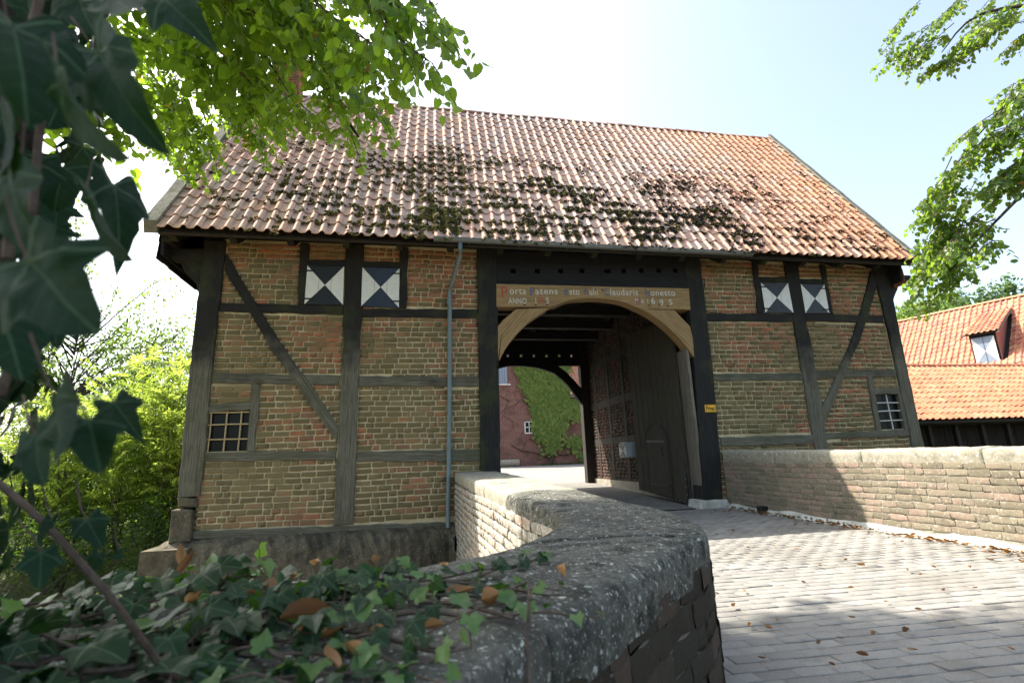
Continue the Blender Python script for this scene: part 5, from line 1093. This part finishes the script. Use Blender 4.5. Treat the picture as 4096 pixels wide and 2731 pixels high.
for i, (x, y) in enumerate(wl):
    t = TD[i % len(TD)]; me = raw_mesh('dry_leaf', t.V, t.F, t.uv, None, True); me.materials.append(M['dry']); o = link('dry_leaf', me)
    up = i in (0, 1); a = random.uniform(0, 6.28); d = nrmz((math.cos(a) * .7, math.sin(a) * .4, .8)) if up else nrmz((math.cos(a), math.sin(a) * .8, random.uniform(-.05, .25)))
    sz = (.10 if i in (8, 9, 11) else .062) * random.uniform(.8, 1.05); nm = nrmz(np.array((0, -.9, .5)) if up else np.array((0, -.3, 1)) + rv(.2))
    o.matrix_world = Matrix(leafM(np.array((x, y, capz_at(x, y) + (.05 if up or i in (2, 14, 17, 18, 20, 21) else .018))) - d * sz * .4 * (0 if up else 1), d, nm, sz).tolist())
    o['label'] = wlab[i]; o['category'] = 'leaf'; o['group'] = 'dry leaves on the ivy-grown coping'
rl = [(3.81, 5.21), (3.9, 4.95), (3.9, 4.37), (3.49, 5.23), (2.63, 4.61), (2.41, 3.7), (2.2, 3.71), (2.15, 3.43), (1.95, 3.02), (2.05, 2.99), (2.21, 3.11), (2.67, 2.98), (3.15, 3.02), (4.02, 3.72), (4.57, 3.78), (3.15, 3.21), (4.01, 3.29), (3.53, 4.26), (4.07, 3.88), (3.89, 4.13), (2.33, 2.71), (2.12, 2.67), (2.25, 2.47), (2.0, 2.45), (2.71, 2.7), (2.55, 2.47), (4.09, 6.83), (4.07, 6.29), (4.33, 3.87), (3.74, 3.31), (2.95, 4.69), (2.66, 4.81), (3.72, 6.13), (2.99, 3.78), (3.18, 3.57), (2.99, 2.34), (1.75, 2.58), (2.56, 2.73)]
for i, (x, y) in enumerate(rl):
    t = TD[i % len(TD)]; me = raw_mesh('fallen_leaf', t.V, t.F, t.uv, None, True); me.materials.append(M['dry']); o = link('fallen_leaf', me); a = random.uniform(0, 6.28)
    o.matrix_world = Matrix(leafM(np.array((x, y, gz(y) + .012)), nrmz((math.cos(a), math.sin(a), .05)), nrmz(np.array((0, 0, 1)) + rv(.2)), random.uniform(.036, .064)).tolist())
    xz = 'beside the curved wall' if x < 2.5 else 'in the middle of the roadway' if x < 3.5 else 'towards the right bridge wall'
    yz = 'nearest the camera' if y < 2.6 else 'in the tree shade' if y < 2.95 else 'at the edge of the tree shade' if y < 3.25 else 'just beyond the tree shade' if y < 3.6 else 'on sunlit pavers at mid bridge' if y < 4.2 else 'on sunlit pavers past mid bridge' if y < 4.9 else 'just before the gate shadow' if y < 6 else 'inside the gate shadow'
    o['label'] = 'dry leaf ' + xz + ' ' + yz; o['category'] = 'leaf'; o['group'] = 'dry leaves ' + xz + ' ' + yz
mats = []
for _ in range(1150):
    y = random.uniform(2.6, 8.6); w = np.interp(y, [2.6, 5, 6.3, 7.8, 8.6], [.9, .5, .35, .55, .1]) * (0.35 + .65 * (mnoise.noise(Vector((0, y * 2.1, 1))) > -.1))
    if random.random() > w: continue
    x = 5.60 + (y < 4) * (4 - y) * .05 - abs(random.gauss(0, .09)) - (random.random() < .1) * random.uniform(0, .5); a = random.uniform(0, 6.28)
    mats.append(leafM(np.array((x, y, gz(y) + random.uniform(.004, .022))), nrmz((math.cos(a), math.sin(a), random.uniform(-.2, .4))), nrmz(np.array((0, 0, 1)) + rv(.4)), random.uniform(.035, .07)))
LL = thing('leaf_litter', 'drift of orange dry leaves along the foot of the right bridge wall', 'leaves', (5.5, 5, 0)); LL['kind'] = 'stuff'
scatter('leaf_litter', TD, mats, M['dry'], LL, 0, 'leaf_litter')
# grassy moss tufts in the gap at the wall foot and behind the parapet
mats = [leafM(np.array((random.uniform(5.50, 5.62), random.uniform(6, 8.8), 0.0)), nrmz(rv(.4) + (0, 0, 1)), nrmz(rv()), random.uniform(.02, .045)) for _ in range(120)]
o = scatter('weeds', TS, mats, M['shrub'], LL, 0, 'weeds')

# ------------------------------------------------------------------ plants on the far bank (left)
def shrub(name, label, cat, loc, ext, n, size, mat, tm, group=None, clump=9, singles=0, up=.2, stems=6, base_z=None):
    r = thing(name, label, cat, loc, group); lv = []; ctr = []
    for _ in range(clump * 6):
        q = nrmz(rv()) * random.uniform(.35, 1.0); ctr.append(np.array(loc) + (q * ext) + (0, 0, ext[2]))
    for _ in range(n):
        c = ctr[random.randrange(len(ctr))]; p = c + rv(1) * np.array(ext) * .17; d = nrmz(rv() + (p - np.array(loc) - (0, 0, ext[2] * .5)) / max(ext) * .8 + (0, 0, up))
        lv.append(leafM(p, d, nrmz(rv(.6) + (0, 0, 1)), size * random.uniform(.7, 1.3)))
    b = MB()
    for _ in range(stems):
        c = ctr[random.randrange(len(ctr))]; a = np.array(loc) + rv(.12) * (1, 1, 0); m_ = (a + c) / 2 + rv(.15); b.tube([a, m_, c], [.03 * max(ext) / 1.5, .02 * max(ext) / 1.5, .006], 5)
    b.obj('stems', M['bark'], r, kind='stuff'); scatter('leaf', tm, lv, mat, r, singles, 'foliage'); return r
# pinnate saplings
spots = [(-5.05, 11.8, 3.0), (-5.5, 12.4, 3.7), (-5.9, 11.9, 2.7), (-6.3, 12.8, 3.5), (-6.9, 12.2, 2.7), (-7.3, 13.2, 3.4), (-5.2, 13.2, 4.3), (-8.0, 12.6, 2.6), (-6.0, 13.8, 3.6), (-8.6, 13.6, 3.0)]
slab = ['tall pinnate-leaved sapling close beside the gatehouse corner', 'bright yellow-green sapling second from the gatehouse corner', 'low pinnate sapling in front of the brighter ones', 'tall sunlit sapling in the middle of the bank thicket', 'low sapling in the middle of the bank thicket', 'sunlit sapling before the thorn tree trunk', 'tallest pinnate sapling peeping past the corner post', 'low sapling left of the middle thicket', 'sapling at the back of the bank thicket', 'sapling at the far left behind the hanging ivy']
for (x, y, h), lab in zip(spots, slab):
    r = thing('ash_sapling', lab, 'sapling', (x, y, -.6), 'pinnate saplings on the far bank'); b = MB(); lv = []
    for k in range(5):
        tx, ty = random.gauss(0, .32), random.gauss(0, .28); hh = h * random.uniform(.6, 1.0)
        P = [np.array((x + tx * f, y + ty * f, -.6 + (hh + .6) * f)) + rv(.02) for f in np.linspace(0, 1, 7)]; b.tube(P, list(np.linspace(.018, .004, 7)), 5)
        m_ = int(12 + hh * 9)
        for j in range(m_):
            f = .18 + .82 * j / m_; i = min(5, int(f * 6)); q = P[i] * (1 - (f * 6 - i)) + P[i + 1] * (f * 6 - i); a = j * 2.4 + k
            d = nrmz((math.cos(a), math.sin(a), random.uniform(.15, .9))); lv.append(leafM(q, d, nrmz(np.array((0, -.3, .8)) + rv(.6)), random.uniform(.36, .60)))
    b.obj('stems', M['twig'], r, kind='stuff'); scatter('frond', TA, lv, M['ash'], r, 40, 'foliage')
for (x, y, z, e, n, s_, lab) in [(-4.9, 11.3, -1.0, (.9, .6, .75), 2400, .075, 'dark shaded bush at the water edge beside the plinth'), (-6.5, 11.4, -1.1, (1.1, .6, .8), 2800, .075, 'dark shaded bush in the middle of the bank edge'), (-8.2, 11.5, -1.1, (1.1, .6, .75), 2600, .075, 'dark shaded bush at the left end of the bank edge'),
                                 (-5.0, 12.3, -.6, (.8, .6, .9), 2000, .08, 'green bush under the saplings beside the gatehouse'), (-7.2, 12.6, -.6, (1.3, .6, .8), 2600, .08, 'green bush under the saplings in mid bank'), (-9.8, 13.0, -.6, (1.5, .8, .8), 2600, .08, 'sunny green bush at the far left of the bank')]:
    shrub('bush', lab, 'bush', (x, y, z), e, n, s_, M['shrub'], TS, 'bushes along the far bank')
shrub('low_shrub', 'small pale-leaved shrub catching sun at the water edge', 'shrub', (-4.75, 9.9, -1.25), (.55, .4, .22), 900, .05, M['ash'], TS, clump=5)
for (x, y, z, e, n, s_, lab) in [(-7.0, 15.0, -.6, (1.6, .8, 1.5), 3000, .11, 'broad light green bush behind the middle saplings'), (-10.5, 15.5, -.6, (1.8, .8, 1.2), 2800, .11, 'broad light green bush behind the hanging ivy'), (-5.4, 15.5, -.6, (1.0, .8, 1.9), 2200, .11, 'tall light green bush behind the gatehouse corner'), (-14, 17, -.6, (2.2, .8, 1.6), 2400, .12, 'light green bush at the outer left of the bank')]:
    shrub('bush', lab, 'bush', (x, y, z), e, n, s_, M['ash'], TS, 'bushes behind the saplings')
# thorn tree
TT = thing('thorn_tree', 'open fine-leaved tree with forked trunk behind the bank thicket', 'tree', (-9.5, 15.6, -0.4)); b = MB(); lv = []
b.tube([(-9.5, 15.6, -.4), (-9.45, 15.6, 1.2), (-9.6, 15.6, 2.4)], [.17, .14, .11], 9); b.tube([(-9.45, 15.6, 1.2), (-9.0, 15.5, 2.3), (-8.9, 15.4, 3.4)], [.12, .10, .08], 8)
b.obj('trunk', M['bark'], TT, smooth=True); b = MB()
for k in range(46):
    a = random.uniform(0, 6.28); b0 = np.array((-9.3, 15.5, random.uniform(1.8, 4.8))); L = random.uniform(1.2, 3.3); el = random.uniform(-.05, 1.1)
    e = b0 + np.array((math.cos(a) * L, math.sin(a) * L * .7, el * L + .25 * L)); m_ = (b0 + e) / 2 + rv(.12) + (0, 0, .15); P = [b0, m_, e]; b.tube(smooth_pts(P, 3), list(np.linspace(.024, .004, 7)), 5)
    for j in range(120):
        f = random.uniform(.3, 1.05); q = b0 * (1 - f) ** 2 + m_ * 2 * f * (1 - f) + e * f * f + rv(.15) * np.array((1, 1, .55)); lv.append(leafM(q, nrmz(rv() + (e - b0) * .2), nrmz(rv(.5) + (0, 0, 1)), random.uniform(.10, .17)))
b.obj('branches', M['bark'], TT, kind='stuff'); scatter('leaf', TS, lv, M['thorn'], TT, 0, 'foliage')
AT = thing('alder_tree', 'rounded small-leaved tree rising between the thorn tree and the gatehouse', 'tree', (-8.6, 18.0, -0.4)); b = MB(); lv = []
b.tube([(-8.6, 18, -.4), (-8.5, 18, 2), (-8.7, 18, 5)], [.14, .11, .05], 8); b.obj('trunk', M['bark'], AT, smooth=True); b = MB()
for k in range(40):
    a = random.uniform(0, 6.28); b0 = np.array((-8.6, 18, random.uniform(1.8, 5.2))); L = random.uniform(.8, 2.0); e = b0 + np.array((math.cos(a) * L, math.sin(a) * L * .7, random.uniform(.2, 1.0) * L)); P = [b0, (b0 + e) / 2 + rv(.1), e]; b.tube(P, [.03, .018, .006], 4)
    for j in range(70): f = random.uniform(.3, 1.05); lv.append(leafM(b0 + (e - b0) * f + rv(.2), nrmz(rv()), nrmz(rv(.5) + (0, 0, 1)), random.uniform(.10, .18)))
b.obj('branches', M['bark'], AT, kind='stuff'); scatter('leaf', TS, lv, M['thorn'], AT, 0, 'foliage')
# far woods and single far trees
def far_tree(name, label, loc, r, h, mat, n, s_, group=None, stuff=False):
    t = thing(name, label, 'tree', loc, group) if not stuff else None; lv = []; ctr = [nrmz(rv()) * random.uniform(.5, 1) * (r, r, h * .42) + np.array(loc) + (0, 0, h * .58) for _ in range(26)]
    for _ in range(n):
        p = ctr[random.randrange(26)] + rv(1) * np.array((r, r, h * .42)) * .17; lv.append(leafM(p, nrmz(rv()), nrmz(rv(.6) + (0, -.2, 1)), s_ * random.uniform(.6, 1.3)))
    if stuff: return lv
    b = MB(); b.tube([loc, (loc[0] + .2, loc[1], loc[2] + h * .35), (loc[0], loc[1], loc[2] + h * .7)], [r * .09, r * .07, r * .02], 7); b.obj('trunk', M['bark'], t); scatter('crown', TS, lv, mat, t, 0, 'crown'); return t
lv = []
for k in range(22):
    lv += far_tree('', '', (-78 + k * 2.9 + random.uniform(-1, 1), 58 + random.uniform(-6, 9), 0), random.uniform(3.5, 5.5), random.uniform(11, 15.0), None, 520, .55, stuff=True)
WD = thing('far_wood', 'haze-tinted line of distant trees beyond the left bank', 'trees', (-45, 60, 0)); WD['kind'] = 'stuff'; scatter('far_wood', TS, lv, M['fartree'], WD, 0, 'far_wood')
far_tree('copper_beech', 'distant reddish copper beech just left of the gatehouse', (-27.0, 56, 0), 4.0, 13.6, M['copper'], 1500, .45)
far_tree('far_tree', 'round dark tree rising above the barn roof ridge', (84, 61, 8), 4.2, 16.2, M['fartree'], 6000, .8)
far_tree('far_tree', 'lighter tree low above the left part of the barn ridge', (74, 60, 6), 4.2, 15.6, M['thorn'], 5000, .8)
far_tree('far_tree', 'tree partly hidden above the right end of the barn ridge', (92.5, 61, 8), 3.6, 17.0, M['fartree'], 4500, .8)

# ------------------------------------------------------------------ courtyard house behind the gate
CHS = thing('courtyard_house', 'dark red brick house across the courtyard with blue-grey shutter and small white window', 'house', (8, 34, 0.5))
b = MB(); b.box((10.5, 34.02, 0.3), (20, 40, 5.1)); b.obj('low_wall', M['courtbrick'], CHS)
b = MB(); b.box((1.5, 34, 0.3), (10.5, 40, 11.5)); cw = b.obj('wall', M['courtbrick'], CHS)
b = MB(); b.box((5.39, 33.94, 6.06), (6.08, 33.99, 7.3)); sh = b.obj('shutter', M['greyblue'], CHS)
for x in (5.56, 5.73, 5.90): b = MB(); b.box((x - .006, 33.932, 6.06), (x + .006, 33.945, 7.3)); b.obj('plank_joint', M['iron'], sh)
b = MB(); b.box((5.3, 33.86, 5.94), (6.3, 34.0, 6.04)); b.obj('stone_sill', M['render'], CHS)
b = MB(); b.box((7.2, 33.96, 2.69), (7.79, 33.99, 3.41)); w = b.obj('window', M['glass'], CHS)
for q in (((7.17, 2.66), (7.24, 3.44)), ((7.75, 2.66), (7.82, 3.44)), ((7.17, 3.38), (7.82, 3.44)), ((7.17, 2.62), (7.82, 2.70)), ((7.47, 2.69), (7.52, 3.41)), ((7.17, 3.03), (7.82, 3.08))):
    b = MB(); b.box((q[0][0], 33.93, q[0][1]), (q[1][0], 33.97, q[1][1])); b.obj('frame', M['white'], w)
for k, (x0, x1) in enumerate(((10.45, 20.0),)):
    b = MB(); b.prism([(33.7, 5.0), (33.72, 4.95), (38, 9.6), (38, 9.7)], x0, x1, lambda a, d, c: (d, a, c)); rf = b.obj('roof', M['timber_in'], CHS)
    b = MB(); b.box((x0, 33.6, 5.02), (x1, 33.72, 5.16)); b.obj('eaves_board', M['verge'], CHS)
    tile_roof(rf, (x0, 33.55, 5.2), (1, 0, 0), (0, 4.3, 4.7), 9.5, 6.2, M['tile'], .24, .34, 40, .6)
b = MB(); b.prism([(34, 11.5), (40, 11.5), (37, 14.5)], 1.2, 10.6, lambda a, d, c: (d, a, c)); b.obj('roof', M['tile_red'], CHS)
TG = MB(); TG.tube([(5.2, 33.7, .72), (6.65, 33.7, .72)], .24, 14); o = TG.obj('stone_trough', M['cope_far']); o['label'] = 'pale rounded stone block at the foot of the courtyard house'; o['category'] = 'stone block'
VC = thing('creeper', 'green creeper covering the courtyard house wall around the small window', 'climbing plant', (9.0, 33.8, 0.5)); lv = []
poly = [(6.6, 7.6), (6.4, 9), (9, 10.5), (10.4, 10.2), (10.5, 5.6), (12.6, 5.3), (12.6, 4.4), (11.4, 4.2), (10.9, 3.4), (10.4, 3.9), (9.9, 3.1), (9.5, 2.1), (8.9, 1.75), (8.2, 2.1), (7.85, 2.6), (7.85, 3.5), (7.7, 4.4), (7.4, 5.3), (7.1, 6.0), (6.9, 6.8)]
def inside(x, z):
    c = False
    for i in range(len(poly)):
        (ax, az), (bx, bz) = poly[i], poly[i - 1]
        if (az > z) != (bz > z) and x < (bx - ax) * (z - az) / (bz - az) + ax: c = not c
    return c
while len(lv) < 5200:
    x, z = random.uniform(6.3, 12.7), random.uniform(1.5, 10.6)
    if inside(x + random.gauss(0, .18), z + random.gauss(0, .18)) and z < 8.6:
        dpt = .08 + .16 * (.5 + .5 * mnoise.noise(Vector((x * 1.3, z * 1.1, 0)))) + random.uniform(0, .06); lv.append(leafM(np.array((x, 33.98 - dpt, z)), nrmz(np.array((random.gauss(0, .35), -.35, -1))), nrmz(np.array((0, -1, .55)) + rv(.3)), random.uniform(.14, .22)))
for cx, cz, rr, n in ((10.6, 1.9, .5, 130), (8.9, 1.5, .35, 50), (11.0, 1.0, .22, 30)):
    for _ in range(n): lv.append(leafM(np.array((cx + random.gauss(0, rr), 33.8, cz + random.gauss(0, rr * .6))), nrmz(np.array((random.gauss(0, .4), -.4, -1))), nrmz(np.array((0, -1, .55)) + rv(.3)), random.uniform(.14, .22)))
b = MB(); b.tube([(8.75, 33.8, .45), (9.0, 33.85, .9), (9.1, 33.9, 1.4), (9.2, 33.9, 2.2)], [.16, .13, .10, .07], 8); b.tube([(8.9, 33.85, .9), (8.0, 33.93, 1.3), (6.9, 33.95, 1.5), (6.2, 33.95, 1.9)], [.05, .04, .03, .02], 6); b.tube([(9.1, 33.85, 1.2), (10.0, 33.93, 1.1), (10.9, 33.95, 1.5)], [.05, .04, .02], 6)
for _ in range(16): x = random.uniform(5.4, 8.5); z = random.uniform(1.2, 5); b.tube([(x, 33.97, z), (x + random.uniform(-.5, .5), 33.97, z + .5), (x + random.uniform(-.9, .9), 33.97, z + 1.0)], .012, 4)
b.obj('stem', M['bark'], VC); scatter('leaf', TI, lv, M['creeper'], VC, 60, 'foliage')
mats = [leafM(np.array((random.uniform(8, 12.5), random.uniform(33.2, 33.8), .5)), nrmz(rv(.4) + (0, 0, 1)), nrmz(rv()), random.uniform(.08, .16)) for _ in range(500)]
o = link('verge_weeds', None) if False else None
WG = thing('weeds', 'strip of low weeds at the foot of the courtyard house', 'weeds', (10, 33.5, .5)); WG['kind'] = 'stuff'; scatter('weeds', TS, mats, M['shrub'], WG, 0, 'weeds')

# ------------------------------------------------------------------ open shed and barn (right background)
SD = thing('open_shed', 'low open shed with bright orange pantile roof behind the bridge wall', 'shed', (17, 14.5, 0))
b = MB(); b.prism([(12.95, 1.60), (12.95, 1.68), (16.0, 3.86), (16.0, 3.78)], 11.4, 26.0, lambda a, d, c: (d, a, c)); rf = b.obj('roof', M['timber_in'], SD)
tile_roof(rf, (11.4, 12.88, 1.70), (1, 0, 0), (0, 3.06, 2.2), 14.6, 3.75, M['tile_orange'], .24, .335, 250, .9)
mats = [M4((11.5 + i * .37, 16.0, 3.92 + random.uniform(-.006, .006)), (1, 0, 0), (0, 1, 0), (0, 0, 1)) for i in range(39)]
rt.mesh = None; scatter('ridge_tile', [rt], mats, M['tile_orange'], rf, 39); rt.mesh = None
for i in range(15): b = MB(); x = 11.6 + i * 1.02; b.box((x, 13.3, -.05), (x + .13, 13.43, 1.95)); b.obj('post', M['timber_in'], SD)
b = MB(); b.box((11.4, 13.25, 1.55), (26, 13.45, 1.72)); b.obj('eaves_beam', M['timber_in'], SD)
for i in range(70): b = MB(); x = 11.45 + i * .205; b.box((x, 13.9 + random.uniform(-.01, .01), -.05), (x + .195, 13.93, 2.2), random.random()); b.obj('plank', M['timber_in'], SD)
b = MB(); b.box((11.4, 15.95, 0), (26, 16.05, 3.7)); b.obj('back_wall', M['brick_dark'], SD)
BN = thing('barn', 'large barn with long red pantile roof and shuttered dormer behind the shed', 'barn', (28, 22, 0))
D2 = np.array((.359, -.933, 0)); U2 = np.array((.933, .359, 0)); E0 = np.array((26.2, 28.0, 8.0))
us2 = nrmz(U2 + (0, 0, 1.0)); base = E0 - us2 * 8.2; Lb = 19.5
b = MB(); q = [base - (0, 0, .06), base + D2 * Lb - (0, 0, .06), E0 + D2 * Lb - (0, 0, .06), E0 - (0, 0, .06), E0 + D2 * Lb + U2 * 5.8 - (0, 0, 5.8), E0 + U2 * 5.8 - (0, 0, 5.8)]
b.add([tuple(v) for v in q], [(0, 1, 2, 3), (3, 2, 4, 5)]); rf = b.obj('roof', M['timber_in'], BN)
b = MB(); w0 = base + U2 * .4; b.add([tuple(v) for v in (w0 * (1, 1, 0), (w0 + D2 * Lb) * (1, 1, 0), w0 + D2 * Lb, w0)] + [tuple(v) for v in ((w0 + U2 * 11) * (1, 1, 0), (w0 + U2 * 11 + D2 * Lb) * (1, 1, 0), w0 + U2 * 11 + D2 * Lb, w0 + U2 * 11)] + [tuple(E0), tuple(E0 + D2 * Lb)], [(0, 1, 2, 3), (4, 7, 6, 5), (0, 3, 8, 7, 4), (1, 5, 6, 9, 2)]); b.obj('wall', M['courtbrick'], BN)
A2 = np.array((26.0, 19.12, 0)); B2 = A2 + D2 * .98
dd2 = float((A2 - E0) @ D2)
def in_dorm(x, s_):
    hor = 5.8 - s_ * .7071; return dd2 + .02 < x < dd2 + .95 and 1.0 < hor < 3.4
tile_roof(rf, base, D2, us2, Lb, 8.2, M['tile_red'], .235, .34, 300, 1.2, skip=in_dorm)
mats = [M4(E0 + D2 * (i * .37) + (0, 0, .03), D2, U2, (0, 0, 1)) for i in range(52)]
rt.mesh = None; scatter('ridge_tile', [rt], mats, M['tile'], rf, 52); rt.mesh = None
def dfm(a, d, c): p = A2 + D2 * a + U2 * d; return (p[0], p[1], c)
b = MB(); b.prism([(0, 4.3), (.98, 4.3), (.98, 5.95), (0, 5.95)], 0, .06, dfm); dm = b.obj('dormer', M['timber'], BN)
for s_ in (0.0, .96):
    b = MB(); P = [dfm(s_, 0, 4.4), dfm(s_, 0, 5.95), dfm(s_, 2.7, 7.25), dfm(s_, .05, 4.65)]; P2 = [(p[0] + D2[0] * .04, p[1] + D2[1] * .04, p[2]) for p in P]; b.add(P + P2, [(0, 1, 2, 3), (4, 7, 6, 5), (0, 4, 5, 1), (1, 5, 6, 2), (2, 6, 7, 3), (3, 7, 4, 0)]); b.obj('cheek', M['pinkboard'], dm)
b = MB(); b.prism([(.08, 4.55), (.90, 4.55), (.90, 5.80), (.08, 5.80)], -.05, -.01, dfm); sh = b.obj('shutter', M['greyblue'], dm)
for tri in ([(.08, 5.80), (.49, 5.12), (.08, 4.55)], [(.90, 5.80), (.90, 4.55), (.49, 5.12)]): b = MB(); b.prism(tri, -.057, -.048, dfm); b.obj('white_triangle', M['white'], sh)
b = MB(); b.prism([(.485, 4.55), (.495, 4.55), (.495, 5.8), (.485, 5.8)], -.06, -.05, dfm); b.obj('shutter_joint', M['iron'], sh)
u3 = nrmz(U2 + (0, 0, .49)); o3 = np.array(dfm(-.16, -.22, 5.98)); b = MB(); b.add([tuple(o3 - (0, 0, .05)), tuple(o3 + D2 * 1.3 - (0, 0, .05)), tuple(o3 + D2 * 1.3 + u3 * 3.15 - (0, 0, .05)), tuple(o3 + u3 * 3.15 - (0, 0, .05))], [(0, 1, 2, 3)]); dr = b.obj('dormer_roof', M['timber_in'], BN)
tile_roof(dr, o3, D2, u3, 1.3, 3.2, M['tile_red'], .22, .32, 30, 1.0)
for a_ in (-.18, 1.12): b = MB(); p = dfm(a_, -.24, 5.9); q = dfm(a_, 2.75, 7.36); b.tube([p, q], .05, 4); b.obj('bargeboard', M['verge'], dr)
